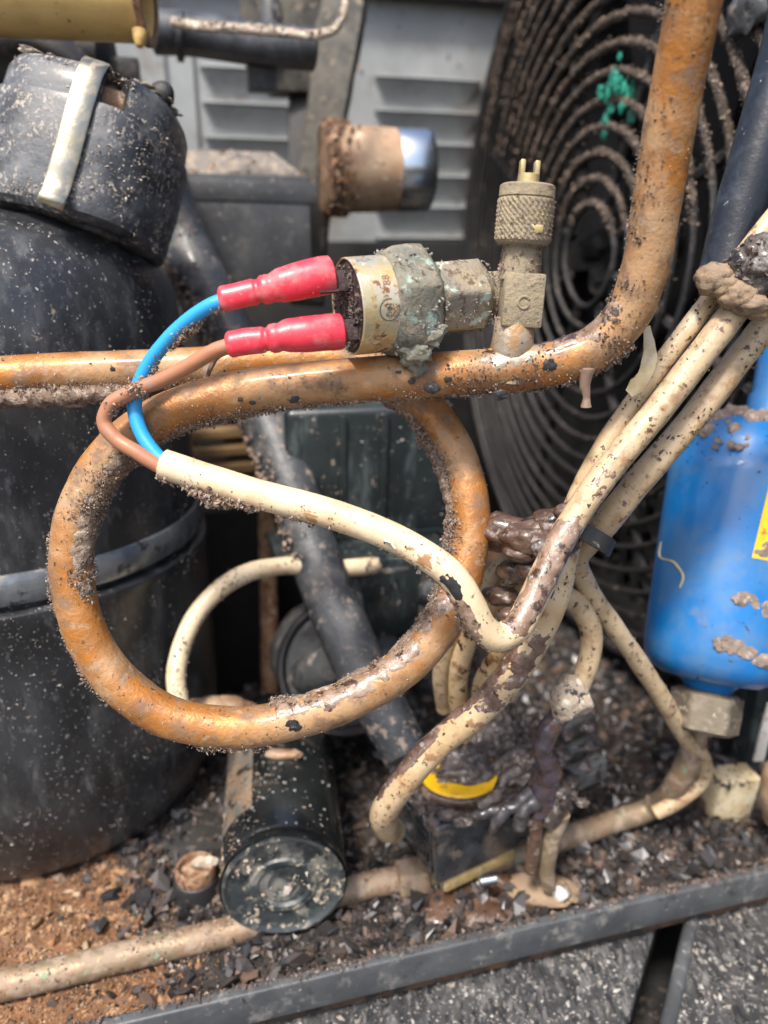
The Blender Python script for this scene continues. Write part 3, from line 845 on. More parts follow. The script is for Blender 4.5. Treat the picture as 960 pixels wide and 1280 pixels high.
MT['guard_dust'] = M('lint_on_wire', (.068, .053, .043), .95, spec=.2, var=((.04, .032, .027), 4), layers=[dict(c=(.20, .16, .13), f=1.6, lo=.54, hi=.68, r=.95)], bump=[(.6, .4), (2, .5)])
obj('dust_sleeve', merge(*sleeves), MT['guard_dust'], fan, kind='stuff', sharp=80)
clod = MB()
g = np.random.default_rng(3)
for i in range(9):
    clod.blob(pt(GP + 4 + g.uniform(0, 8), GQ + g.normal(0, 9), GZ + g.normal(0, 10)), g.uniform(3, 7), 3, .6, 3, i)
obj('dirt_clod', clod, MT['void'], fan, kind='stuff')
crumbs('dust_fur', grains(gp, sizes(len(gp), .14, .5), seed=9), MT['crust'], fan)
gw = onplane(776, 114, pt(GP - 8, GQ, GZ), E1)
g = np.random.default_rng(2)
gs = MB()
for i in range(22):
    gs.blob(gw + E3 * g.normal(0, 4.2) + E2 * g.normal(0, 5.0) - E1 * g.uniform(-1, 3.0), g.uniform(.8, 2.6), 3, .9, 1.2, i, (.3, 1, 1.2), AX)
obj('paint_splash', gs, MT['green'], fan)
ft = onplane(838, 60, pt(GP - 3, GQ, GZ), E1)
foil = MB()
foil.blob(onplane(935, 12, pt(GP - 8, GQ, GZ), E1), 7, 3, .5, 3, 4, (.4, 1, .8), AX)
obj('foil_scrap', foil, MT['motor_grey'], fan)

fb_ = thing('cooling_fan', pt(GP + 18, GQ, GZ - 130), 'black fan blades and motor dim behind the wire guard', 'fan')
obj('hub', MB().lathe(pt(GP + 30, GQ, GZ), -E1, [(-20, 30), (14, 30), (18, 26), (20, 0)], 32), MT['void'], fb_)
for i in range(5):
    a0 = math.radians(72 * i + 10)
    bl = MB()
    def bf(u, w, a0=a0):
        r_ = 28 + 104 * u; a = a0 + (w - .5) * (.62 + .25 * u) + .2 * u
        return pt(GP + 28 + (w - .5) * 16, GQ, GZ) + (E2 * math.cos(a) + E3 * math.sin(a)) * r_
    bl.grid(bf, 10, 8)
    obj('fan_blade', bl, MT['void'], fb_)

cd = thing('condenser', pt(GP + 45, GQ, BASE_Z), 'sooty finned condenser coil standing behind the fan guard', 'condenser')
obj('shroud', MB().lathe(pt(GP, GQ, GZ), E1, [(45, 163), (18, 156), (4, 152), (1, 150), (1.5, 147), (18, 148), (44, 150)], 72), MT['void'], cd)
fp = MB()
for i in range(120):
    fp.box(pt(GP + 62, GQ - 178 + 3 * i, (BASE_Z + GZ + 165) / 2), AX, (12, .45, (GZ + 165 - BASE_Z) / 2), 0)
obj('fin_pack', fp, MT['coil_fin'], cd, kind='stuff')
obj('back_plate', MB().box(pt(GP + 80, GQ, (BASE_Z + GZ + 165) / 2), AX, (2, 182, (GZ + 165 - BASE_Z) / 2), 0), MT['deep_black'], cd)
for i in range(9):
    z_ = BASE_Z + 10 + i * 12
    obj('coil_tube', MB().tube([pt(GP + 40, GQ - 150, z_), pt(GP + 40, GQ, z_), pt(GP + 40, GQ + 146, z_)], 2.4, 8, 8, lump=(.4, 6, i)), MT['guard'], cd)
for i in range(26):
    q_ = GQ - 150 + i * 11.8
    obj('coil_fin_strip', MB().box(pt(GP + 36, q_, BASE_Z + 60), AX, (1.2, 1.6, 56), .3, 1), MT['coil_fin'], cd)

# ================================================================== COMPRESSOR
CX, CY = -107.0, 207.0
cc = np.array([CX, CY, 0.0])
comp = thing('compressor', (CX, CY, BASE_Z), 'big dusty black welded compressor shell with a bright seam round its middle', 'compressor')
ls = MB().lathe(cc, up, [(34, 0), (34, 40), (34.6, 44.5), (36.5, 47.5), (40, 50), (46, 52), (54, 53.4), (64, 54), (80, 54), (98, 54), (112, 54.1), (114, 54.7), (115.4, 54.5), (116, 53.6), (116, 50)], 128)
obj('lower_shell', ls, MT['shell'], comp)
us = MB().lathe(cc, up, [(110, 50), (126, 52.6), (150, 52.6), (172, 52.2), (184, 51), (192, 48), (198, 43), (202, 35), (204.5, 24), (205.5, 12), (205.7, 0)], 128)
obj('upper_shell', us, MT['shell'], comp)
MT['seam'] = M('scuffed_seam_steel', (.15, .17, .19), .28, .7, .2, var=((.30, .315, .33), 7), layers=[dict(c=(.30, .23, .14), f=8, lo=.60, hi=.72, r=.7, a=.6), dict(c=(.03, .03, .035), f=4, lo=.58, hi=.68, r=.5)], bump=[(1.5, .12)])
obj('seam_band', MB().lathe(cc, up, [(117.2, 51), (117.8, 53.2), (119, 53.8), (123.0, 53.9), (124.8, 53.2), (125.6, 51.5)], 128).lump(.25, 9, 5), MT['seam'], comp)
w = lambda P, N: np.clip(fbm(P, 17, 8) * 1.8 + .15, .02, .9) * (N @ TOCAM > .1)
P, N = on_surface(us, 24000, w, 4); Q, _ = on_surface(ls, 30000, w, 5); P = np.vstack([P, Q])
crumbs('grit', grains(P, sizes(len(P), .07, .42, p=3), seed=12, flat=.4), MT['sand_grey'], comp)
lab = V(-2, 1045, 178)
obj('paint_dab', MB().blob(onz(0, 1046, 52), 3, 2, .3, 2, 3, (1, .5, 1.6)), MT['white'], comp)
# mounting foot: plate, rubber grommet, rusty bolt
fc = onz(247, 1112, BASE_Z + 3)
obj('foot_plate', MB().box(fc + np.array([-18, 30, -1]), (unit(np.array([.75, -.66, 0])), unit(np.array([.66, .75, 0])), up), (26, 10, 1.4), .8), MT['deep_black'], comp)
gm = obj('rubber_grommet', MB().lathe(fc - up * 5, up, [(0, 9), (.8, 10.4), (2.2, 10.5), (3.0, 9.4), (3.2, 7.0), (4.2, 6.8), (4.6, 6.2), (8, 6.0), (9.5, 5.6), (10, 4.8), (9.5, 0)], 40), MT['tie'], comp)
obj('rusty_bolt', MB().lathe(fc + up * 5, up, [(0, 5.3), (2.2, 5.3), (3.2, 4.8), (3.0, 4.2), (1.2, 3.9), (1.0, 0)], 32).lump(.3, 2, 3), MT['rust'], comp)
obj('bolt_flake', MB().blob(fc + up * 8 + np.array([2.5, 1, 0]), 2.6, 2, .5, 2, 8, (1.5, .5, .9)), MT['pale_dust'], comp)
# terminal cover, strapped on with a spring clip
ca = unit(RGT * .235 + UPV * .96 - FWD * .02)
c0_ = V(97, 279, 188)
KT = .86
tc_ = obj('terminal_cover', MB().lathe(c0_, ca, [(q * KT, r * .97) for q, r in [(-4, 0), (-4, 19), (-2.5, 20.6), (0, 21), (10, 21.4), (23, 21.6), (25.0, 21.3), (25.4, 20), (25.4, 17)]], 72, TOCAM, 3.0).lump(.25, 9, 2), MT['cap_plastic'], comp)
LIDP = [(q * KT, r * .97) for q, r in [(25.2, 17), (25.2, 20.3), (28, 20.3), (32, 20), (34.5, 19), (36, 16.5), (36.4, 0)]]


def lathe_arc(mb, o, axis, prof, a0, a1, seg, hint, sq=None):
    a, u, w = frame(axis, hint); ang = np.linspace(a0, a1, seg); rows = []
    k = (np.abs(np.cos(ang)) ** sq + np.abs(np.sin(ang)) ** sq) ** (-1.0 / sq) if sq else np.ones(seg)
    dirs = np.cos(ang)[:, None] * u + np.sin(ang)[:, None] * w
    for t, r in prof:
        rows.append(np.asarray(o) + a * t + dirs * (r * k)[:, None])
    v = np.vstack(rows)
    f = [(i * seg + j, i * seg + j + 1, (i + 1) * seg + j + 1, (i + 1) * seg + j) for i in range(len(prof) - 1) for j in range(seg - 1)]
    return mb.add(v, f)


ld = MB()
lathe_arc(ld, c0_, ca, LIDP, math.radians(36), math.radians(382), 90, TOCAM, 3.0)
lid = obj('lid', ld, MT['cap_plastic'], tc_)
ic = MB().lathe(c0_, ca, [(q * KT, r * .97) for q, r in [(20, 17.6), (31, 17.2), (34, 12), (34, 0)]], 40, TOCAM, 3.0)
obj('inner_core', ic, MT['rust'], tc_)
for dg in (36, 22):
    a_, u_, w_2 = frame(ca, TOCAM); th = math.radians(dg); k_ = (abs(math.cos(th)) ** 3 + abs(math.sin(th)) ** 3) ** (-1 / 3)
    d_ = math.cos(th) * u_ + math.sin(th) * w_2
    ed = MB().add([*[c0_ + a_ * q * KT + d_ * r * k_ * .97 for q, r in ((25.3, 20.2), (33, 19.8), (36, 15), (36, 9), (25.3, 9))]], [(0, 1, 2, 3, 4)])
    obj('slot_wall', ed, MT['deep_black'], tc_)
a_, u_, w_2 = frame(ca, TOCAM)


def capP(t, deg, r):
    th = math.radians(deg); k_ = (abs(math.cos(th)) ** 3 + abs(math.sin(th)) ** 3) ** (-1 / 3)
    return c0_ + a_ * t * KT + (math.cos(th) * u_ + math.sin(th) * w_2) * r * k_ * .97


cl = strip([capP(37.3, 14.0, 9), capP(37.2, 14.0, 15), capP(36.0, 14.0, 18.6), capP(33, 14.0, 21.3), capP(24, 13.0, 22.6), capP(8, 12.0, 22.8), capP(1, 11.0, 22.9), capP(-1.2, 11.0, 23.8), capP(-2.4, 11.0, 24.2), capP(-3.8, 10.5, 23.6)], 5.5, w_2 * math.cos(.24) - u_ * math.sin(.24), .8, step=1.0)
obj('spring_clip', cl, MT['steel_clip'], comp)
cg = MB()
g = np.random.default_rng(19)
for i in range(46):
    dg = g.choice([g.uniform(-75, -2), g.uniform(40, 85), g.uniform(8, 20)], p=[.45, .45, .1])
    cg.blob(capP(35.6 + .5 * g.random(), dg, g.uniform(10, 17.6)), g.uniform(.7, 2.0), 3, .8, .9, i, (1.5, 1.2, .35), (w_2, u_, a_))
obj('dust_cake', cg, MT['pale_dust'], comp, kind='stuff', sharp=60)
obj('knob', MB().blob(capP(37, 66, 16.5), 3.2, 3, .12, 3, 2), MT['deep_black'], comp)
P, N = on_surface(MB().lathe(c0_, ca, [(q * KT, r * .97) for q, r in [(-3, 21.0), (25, 21.6), (25.4, 20.3), (34, 20)]], 72, TOCAM, 3.0), 24000, lambda P, N: np.clip(fbm(P, 12, 4) * 1.9 + .12, .02, 1) * (N @ TOCAM > 0), 6)
crumbs('grit', grains(P, sizes(len(P), .08, .45, p=2.5), seed=14, flat=.5), MT['sand'], comp)

# ================================================================== THE COPPER LOOP WITH ITS SERVICE TEE
loop_px = [(-90, 476, 151), (0, 470, 152), (100, 465, 153), (200, 461, 154), (300, 455, 155), (380, 451, 156), (455, 458, 156.5), (515, 493, 156), (555, 540, 155), (580, 595, 154),
           (588, 650, 153), (581, 710, 152), (558, 770, 151), (515, 825, 150), (450, 868, 149), (370, 898, 148), (280, 909, 147), (205, 893, 146), (145, 850, 145), (107, 790, 144), (90, 720, 143),
           (94, 655, 142), (117, 598, 141.5), (158, 550, 141), (215, 515, 140.5), (300, 491, 140), (400, 478, 139.5), (500, 471, 139), (590, 465, 138.5), (655, 460, 138), (706, 450, 137), (753, 428, 135.5),
           (786, 390, 133), (805, 340, 130), (818, 270, 126), (833, 180, 121), (850, 90, 116), (868, 0, 111), (890, -110, 105)]
LP = path(*loop_px)
LR = [3.95] * len(LP)
for i in range(-7, 0):
    LR[i] = 3.95
cpipe = thing('copper_pipe', V(280, 909, 147), 'orange brown copper pipe bent into a full loop under the pressure switch', 'pipe')
obj('tube', MB().tube(LP, LR, 28, .8, lump=(.16, 5)), MT['copper'], cpipe)
loop_c = V(340, 690, 146)


def dirt_dir(c):
    """mostly the underside; on the hanging ring also its inner flank"""
    t = loop_c - c; t = t / np.linalg.norm(t, axis=1)[:, None]
    onring = (np.linalg.norm(loop_c - c, axis=1) < 46)[:, None]
    x, z = (c - loop_c) @ RGT, (c - loop_c) @ UPV
    low_left = ((z < 4) & (x < 0))[:, None]           # here the dust hangs on the outer underside
    ring_d = np.where(low_left, -t + down * .4 - TOCAM * .25, t + down * .30)
    return np.where(onring, ring_d, down + TOCAM * .15)


def tube_grains_f(pts, r, n, fn, spread, lo, hi, seed=1, build=.8, clump=6.0, thr=0.0, t0=0, t1=1, tpl='oct', p=2.2):
    g = np.random.default_rng(seed)
    c, rr = resample(pts, r, .12); T, U, W = frames(c)
    i = g.integers(int(t0 * (len(c) - 1)), int(t1 * (len(c) - 1)) + 1, n)
    d = fn(c[i]) if callable(fn) else np.tile(np.asarray(fn, float), (n, 1))
    d = d - T[i] * np.einsum('ij,ij->i', d, T[i])[:, None]; d /= np.linalg.norm(d, axis=1)[:, None] + 1e-9
    e = np.cross(T[i], d); a = g.normal(0, spread, n)
    N = d * np.cos(a)[:, None] + e * np.sin(a)[:, None]
    P = c[i] + N * rr[i][:, None]
    k = fbm(P, clump, seed) * 1.5
    keep = g.random(n) < np.clip((k - thr) * 1.8 + .25, .03, 1)
    P = P + N * (g.random(n) ** 1.6 * build * np.clip(.4 + k, .1, 1.5))[:, None] + g.normal(0, .1, (n, 3))
    P = P[keep]
    return grains(P, sizes(len(P), lo, hi, g, p), tpl, seed=seed + 5)


def crust_shell(pts, r, fn, half, thick, feat=4.0, thr=0.0, t0=0.0, t1=1.0, seed=1, nseg=22, step=.45, fade=.06):
    """a caked layer along one side of a tube; sinks below the surface where the cake has broken off"""
    c, rr = resample(pts, r, step); a0, a1 = int(t0 * (len(c) - 1)), int(t1 * (len(c) - 1)) + 1
    T = frames(c)[0][a0:a1]; c, rr = c[a0:a1], rr[a0:a1]; n = len(c)
    d = fn(c) if callable(fn) else np.tile(np.asarray(fn, float), (n, 1))
    d = d - T * np.einsum('ij,ij->i', d, T)[:, None]; d /= np.linalg.norm(d, axis=1)[:, None] + 1e-9
    e = np.cross(T, d); a = np.linspace(-half, half, nseg)
    N = d[:, None, :] * np.cos(a)[None, :, None] + e[:, None, :] * np.sin(a)[None, :, None]
    P = c[:, None, :] + N * rr[:, None, None]; Q = P.reshape(-1, 3)
    k = .35 + .9 * fbm(Q, feat, seed, 3) + .35 * fbm(Q, feat * .22, seed + 9, 2) + .5 * vnoise(Q, feat * 3, seed + 4) - thr
    k = k.reshape(n, nseg)
    u = np.linspace(0, 1, n)
    k = k - 1.6 * (np.abs(a) / half)[None, :] ** 3 - np.maximum(0, 1 - np.minimum(u, 1 - u) / fade)[:, None] * 1.2
    h = np.where(k > 0, thick * np.minimum(k, 1.3) ** .7 - .05, -.25)
    P = P + N * h[..., None]
    f = [(i * nseg + j, (i + 1) * nseg + j, (i + 1) * nseg + j + 1, i * nseg + j + 1) for i in range(n - 1) for j in range(nseg - 1)
         if max(k[i, j], k[i + 1, j], k[i + 1, j + 1], k[i, j + 1]) > 0]
    return MB().add(P.reshape(-1, 3), f)


tg = tube_grains_f
_c = resample(LP, 1, .45)[0]; _d = _c - EYE; _dd = _d @ FWD
_sx, _sy = 480 + FPX * (_d @ RGT) / _dd, 640 - FPX * (_d @ UPV) / _dd
fr_ = lambda k: float(np.argmin(np.hypot(_sx - {60: 92, 61: 165}[k], _sy - {60: 760, 61: 545}[k]))) / len(_c)
crumbs('dust_cake', merge(crust_shell(LP, LR, dirt_dir, .75, .75, 5, .25, .0, .80, 3), crust_shell(LP, LR, down, .7, .6, 5, .1, .60, .86, 4),
                          crust_shell(LP, LR, down + TOCAM * .45, .6, 2.6, 5, -.35, .0, .10, 5), crust_shell(LP, LR, -RGT * .8 + down * .3, .8, 1.3, 4, -.2, .17, .31, 6),
                          crust_shell(LP, LR, RGT + UPV * .2 + TOCAM * .6, .9, .7, 3.5, .1, fr_(60), fr_(61), 7)), MT['cake'], cpipe)
crumbs('dirt_crust', merge(
    tg(LP, LR, 30000, dirt_dir, .42, .09, .30, 41, 1.0, 6, .0, .0, .80),
    tg(LP, LR, 9000, down, .45, .09, .30, 43, .9, 6, .0, .60, .86),
    tg(LP, LR, 16000, down + TOCAM * .4, .32, .09, .34, 44, 3.2, 6, -.3, .0, .10),
    tg(LP, LR, 12000, -RGT * .8 + down * .3, .5, .10, .34, 45, 1.9, 6, -.2, .17, .32),
    tg(LP, LR, 5000, RGT + UPV * .2 + TOCAM * .6, .55, .08, .28, 49, .8, 4, .0, fr_(60), fr_(61))), MT['crust'], cpipe)
crumbs('dark_crumbs', merge(tg(LP, LR, 2600, TOCAM, 1.2, .07, .26, 46, .3, 5, .25), tg(LP, LR, 2500, down + RGT * -1.0, .7, .1, .4, 47, .7, 5, .1, .80, 1)), MT['crust_dark'], cpipe)
crumbs('pale_grit', tg(LP, LR, 3500, TOCAM, 1.3, .05, .17, 48, .15, 5, .0), MT['sand'], cpipe)
# glossy sludge on the lower right of the ring
sl = MB()
c_, r_a = resample(LP, LR, 1.0)
nL = len(c_)


def at_px(px_, py_):
    best = np.argmin([np.hypot(*(np.array(to_px(q)) - (px_, py_))) for q in c_])
    return c_[best], best


def to_px(q):
    r = np.asarray(q) - EYE; d = r @ FWD
    return 480 + FPX * (r @ RGT) / d, 640 - FPX * (r @ UPV) / d


outer = lambda c: -(loop_c - c) / np.linalg.norm(loop_c - c, axis=1)[:, None]
upc = lambda c: np.tile(UPV * .9 + TOCAM * .7, (len(c), 1))
i0, i1 = at_px(570, 740)[1] / nL, at_px(330, 903)[1] / nL
obj('sludge_smear', crust_shell(LP, LR, upc, 1.15, .42, 3.0, .05, i0, i1, 8), MT['goo_pipe'], cpipe, kind='stuff')
i0, i1 = at_px(600, 465)[1] / nL, at_px(800, 370)[1] / nL
obj('grime_film', crust_shell(LP, LR, upc, 1.2, .3, 3.0, .2, i0, i1, 9), MT['goo_pipe'], cpipe, kind='stuff')
i0, i1 = at_px(606, 465)[1] / nL, at_px(690, 456)[1] / nL
obj('solder_film', crust_shell(LP, LR, upc, 1.5, .4, 4.0, -.3, i0, i1, 10, fade=.25), MT['solder'], cpipe, kind='stuff')
sp = MB()
for i, (x_, y_, s_) in enumerate([(368, 500, .9), (300, 500, .6), (315, 503, .55), (498, 468, .9), (515, 476, .8), (540, 486, 1.3), (548, 492, 1.1), (625, 494, 1.2), (688, 456, 1.3), (140, 462, .7), (365, 908, 1.6), (560, 474, .7)]):
    q, bi = at_px(x_, y_)
    sp.blob(V(x_, y_, (q - EYE) @ FWD - 3.75), s_ * .75, 3, .75, .55, i, (1.2, .3, 1))
obj('black_fleck', sp, MT['tie'], cpipe, kind='stuff')
dp_ = V(731, 486, 136)
obj('drip', MB().tube([dp_ + up * 3.6, dp_ + up * .6, dp_ - up * 1.6 + RGT * .4, dp_ - up * 3.2 + RGT * .5], [1.5, .95, .62, 1.0], 12, .3, lump=(.15, 1)), MT['drip'], cpipe)
# little twig of dried jacket between the pipes
obj('dried_strand', MB().tube(path((283, 438, 146), (268, 446, 147), (260, 462, 147), (257, 478, 148)), [.8, .9, .8, .6], 8, .5, lump=(.2, 1)), MT['drip'], cpipe)
# tee fitting brazed on the pipe
tb, tt_ = V(638, 456, 138), V(663, 200, 128.5)
ta = unit(tt_ - tb); TL = np.linalg.norm(tt_ - tb)
tt = lambda y: (456 - y) / 256 * TL               # height on the tee axis for a photo row
tee = MB().lathe(tb, ta, [(-3, 3.6), (tt(462), 3.6), (tt(450), 3.5), (tt(440), 3.4), (tt(425), 3.3), (tt(395), 3.3), (tt(395), 0)], 32).lump(.3, 2.2, 4)
tf = obj('tee_fitting', tee, MT['brass_dusty'], cpipe)
obj('solder_joint', MB().lathe(tb, ta, [(.5, 3.2), (3.0, 3.9), (4.6, 3.75), (8.0, 3.4), (8.2, 3.0)], 32).lump(.35, 3, 8), MT['solder'], tf)
bx_x = unit(RGT - ta * (RGT @ ta)); bx_y = np.cross(ta, bx_x)
bc = tb + ta * tt(371) + bx_x * .7
obj('tee_block', MB().box(bc, (bx_x, bx_y, ta), (3.5, 3.5, 4.5), .5).lump(.14, 2, 3), MT['brass_dusty'], tf)
mk = MB().tube([bc - bx_y * 3.55 + bx_x * (1.0 * math.cos(a)) + ta * (1.0 * math.sin(a) - .3) for a in np.linspace(.6, 5.6, 14)], .22, 6, .2)
obj('cast_mark', mk, MT['brass_dusty'], tf)
obj('upper_stem', MB().lathe(tb, ta, [(tt(345), 0), (tt(345), 3.4), (tt(335), 3.2), (tt(318), 3.1), (tt(306), 3.0), (tt(303), 3.5), (tt(296), 3.4)], 32).lump(.25, 1.8, 7), MT['brass_dusty'], tf)
# knurled valve cap
kc = MB()
seg, rows_ = 120, 26
a_k, u_k, w_k = frame(ta, TOCAM)
kv = []
t0k, t1k = tt(299), tt(245)
for i in range(rows_):
    t_ = t0k + (t1k - t0k) * i / (rows_ - 1)
    an = np.linspace(0, 2 * np.pi, seg, endpoint=False)
    x1 = np.abs(((an * 30 / (2 * np.pi) + i * .30) % 1) - .5); x2 = np.abs(((an * 30 / (2 * np.pi) - i * .10) % 1) - .5)
    rr_ = 4.5 + .5 * np.minimum(1, 2.2 * np.minimum(x1, x2 + .12))
    if i in (0, rows_ - 1):
        rr_ = rr_ * 0 + 4.4
    kv.append(tb + a_k * t_ + rr_[:, None] * (np.cos(an)[:, None] * u_k + np.sin(an)[:, None] * w_k))
kc.add(np.vstack(kv), [(i * seg + j, i * seg + (j + 1) % seg, (i + 1) * seg + (j + 1) % seg, (i + 1) * seg + j) for i in range(rows_ - 1) for j in range(seg)])
kc.lathe(tb, ta, [(tt(246), 4.3), (tt(244), 4.7), (tt(231), 4.65), (tt(229), 4.2), (tt(229), 1.2)], 48)
kc.lathe(tb, ta, [(tt(303), 3.2), (tt(302), 4.2), (tt(299), 4.5), (tt(298), 4.4)], 48)
obj('valve_cap', kc, MT['brass_dusty'], tf, sharp=50)
co = MB().lathe(tb, ta, [(tt(232), 1.9), (tt(217), 1.8), (tt(216), 1.4), (tt(216), 0)], 24)
co.box(tb + ta * tt(210) - bx_x * 1.25, (bx_x, bx_y, ta), (.42, 1.0, 1.3), .2)
co.box(tb + ta * tt(210) + bx_x * 1.2, (bx_x, bx_y, ta), (.42, 1.0, 1.2), .2)
obj('valve_core', co, MT['brass'], tf)
obj('bare_patch', MB().box(tb + ta * tt(293) + unit(TOCAM + bx_x * .35) * 4.75, (bx_x, bx_y, ta), (1.0, .3, .65), .2), MT['brass'], tf)
P, N = on_surface(merge(kc, tee), 2600, lambda P, N: np.clip(fbm(P, 4, 5) * 1.5 + .25, .03, 1), 7)
crumbs('grit', grains(P, sizes(len(P), .08, .3), seed=15), MT['crust'], tf)

P, N = on_surface(MB().lathe(tb, ta, [(3, 3.9), (tt(440), 3.4), (tt(398), 3.3), (tt(344), 3.4), (tt(304), 3.2)], 32), 5200, lambda P, N: np.clip(fbm(P, 3, 15) * 1.4 + .3, .03, 1) * (1 - .8 * (np.abs((P - tb) @ ta - tt(371)) < 5)), 17)
crumbs('caked_dust', grains(P + N * RNG.random(len(P))[:, None] * .25, sizes(len(P), .07, .3), seed=35), MT['crust'], tf)
crumbs('pipe_grime', merge(tg(LP, LR, 2600, down + TOCAM * .5, .8, .07, .3, 37, .5, 4, -.1, *sorted((at_px(560, 467)[1] / nL, at_px(715, 450)[1] / nL)))), MT['crust_dark'], cpipe)

# ================================================================== PRESSURE SWITCH
s0, s1 = V(434, 384, 131.5), V(640, 366, 142.5)
sa = unit(s1 - s0); SL = np.linalg.norm(s1 - s0)
_, su, sw = frame(sa, up)
_f = unit(TOCAM - sa * (TOCAM @ sa))               # faces the camera
_u = unit(UPV - sa * (UPV @ sa) - _f * (UPV @ _f))
ss = lambda x: (x - 434) / 206 * SL
sw_ = thing('pressure_switch', s0, 'corroded round pressure switch with a pale steel sleeve stamped with a ring mark', 'pressure switch')
R1 = 8.15
obj('sleeve', MB().lathe(s0, sa, [(.8, R1 - .45), (.1, R1 - .4), (-.05, R1 - .2), (.15, R1), (ss(488), R1 + .05)], 72), MT['steel_old'], sw_)
obj('face', MB().lathe(s0, sa, [(.35, R1 - .35), (.25, R1 - 2), (.2, 0)], 48).lump(.15, 2, 3), MT['face'], sw_)

lumpb = MB().blob(s0 + sa * ss(497) - _u * 9.0 + _f * 2, 2.6, 4, .5, 1.4, 5, (1.2, 1, 1.0)).blob(s0 + sa * ss(500) - _u * 11.4 + _f * 1.2, 1.7, 3, .5, 1.2, 6, (.9, .9, 1.2)).blob(s0 + sa * ss(508) - _u * 7.0 + _f * 4.8, 1.9, 4, .55, .9, 8, (1.6, .5, 1.1))
obj('corrosion_lump', lumpb, MT['verdigris'], sw_)
obj('neck', MB().lathe(s0, sa, [(ss(525), 6.0), (ss(540), 5.6)], 32), MT['deep_black'], sw_)
hx = MB().lathe(s0, sa, [(ss(534), 0), (ss(534), 5.9), (ss(537), 6.6), (ss(590), 6.6), (ss(598), 5.8), (ss(602), 0)], 6, _u, rot=math.radians(8))
hv, hl, hz = hx.arrays()
hb = MB()
for i in range(6):
    pass
obj('hex_nut', MB().lathe(s0, sa, [(ss(534), 0), (ss(534), 5.9), (ss(537), 6.5), (ss(562), 6.6), (ss(590), 6.5), (ss(598), 5.7), (ss(602), 0)], 48, _u, rot=0).lump(.0, 1), MT['nut_dirty'], sw_) if False else None


def hexlathe(o, axis, prof, seg=96, hint=(0, 0, 1), rot=0.0, n=6, soft=14):
    """prof radii are the across-flats half width; soft superellipse keeps worn corners"""
    a, u, w = frame(axis, hint); ang = np.linspace(0, 2 * np.pi, seg, endpoint=False); m = MB(); rows = []
    x = (ang + rot) % (2 * np.pi / n) - np.pi / n
    k = np.minimum(1 / np.cos(x), 1.125)
    for t, r, rd in prof:
        kk = 1 + (k - 1) * rd
        rows.append(np.asarray(o) + a * t + (r * kk)[:, None] * (np.cos(ang)[:, None] * u + np.sin(ang)[:, None] * w))
    v = np.vstack(rows)
    return m.add(v, [(i * seg + j, i * seg + (j + 1) % seg, (i + 1) * seg + (j + 1) % seg, (i + 1) * seg + j) for i in range(len(prof) - 1) for j in range(seg)])


obj('crimp_collar', hexlathe(s0, sa, [(ss(474), R1 - .3, 0), (ss(475), R1 + .3, .1), (ss(481), R1 + .6, .5), (ss(486), R1 + .55, 1), (ss(505), R1 + .55, 1), (ss(519), R1 + .5, 1), (ss(526), R1 - .1, .4), (ss(529), R1 - 1.2, 0), (ss(530), 4, 0)], 96, _u, .5).lump(.27, 2.0, 9), MT['verdigris'], sw_, sharp=50)
obj('hex_nut', hexlathe(s0, sa, [(ss(533), 0.01, 0), (ss(533), 5.6, .1), (ss(536), 6.0, 1), (ss(550), 6.0, 1), (ss(570), 6.0, 1), (ss(588), 6.0, 1), (ss(597), 5.2, .4), (ss(600), 3.5, 0)], 96, _u, .35).lump(.18, 2.5, 4), MT['nut_dirty'], sw_, sharp=30)
obj('threaded_stub', MB().lathe(s0, sa, [(ss(596), 4.0), (ss(612), 4.1), (ss(622), 4.0), (ss(634), 3.9), (ss(648), 3.6)], 32).lump(.25, 1.8, 6), MT['brass_dusty'], sw_)


def wrap(s, t):
    """s along the sleeve, t up round it (mm)"""
    th = t / R1
    return s0 + sa * s + (R1 + .07) * (math.cos(th) * _f + math.sin(th) * _u)


def ink_ring(cs, ct, r, a0, a1, wdt, n=40):
    m = MB(); v = []
    for a in np.linspace(a0, a1, n):
        for q in (r - wdt, r + wdt):
            v.append(wrap(cs + q * math.cos(a), ct + q * math.sin(a)))
    return m.add(v, [(2 * i, 2 * i + 1, 2 * i + 3, 2 * i + 2) for i in range(n - 1)])


def ink_text(txt, cs, ct, size, rot, mb=None):
    cu = bpy.data.curves.new('print', 'FONT'); cu.body = txt; cu.size = size; cu.align_x = 'CENTER'; cu.align_y = 'CENTER'; cu.resolution_u = 2
    to = bpy.data.objects.new('print', cu); C.objects.link(to)
    dg = bpy.context.evaluated_depsgraph_get(); me = to.evaluated_get(dg).to_mesh()
    mb = mb or MB(); cr, sr = math.cos(rot), math.sin(rot)
    v = [wrap(cs + q.co.x * cr - q.co.y * sr, ct + q.co.x * sr + q.co.y * cr) for q in me.vertices]
    f = [tuple(p.vertices) for p in me.polygons]
    if v:
        mb.add(v, f)
    to.to_mesh_clear(); bpy.data.objects.remove(to); bpy.data.curves.remove(cu)
    return mb


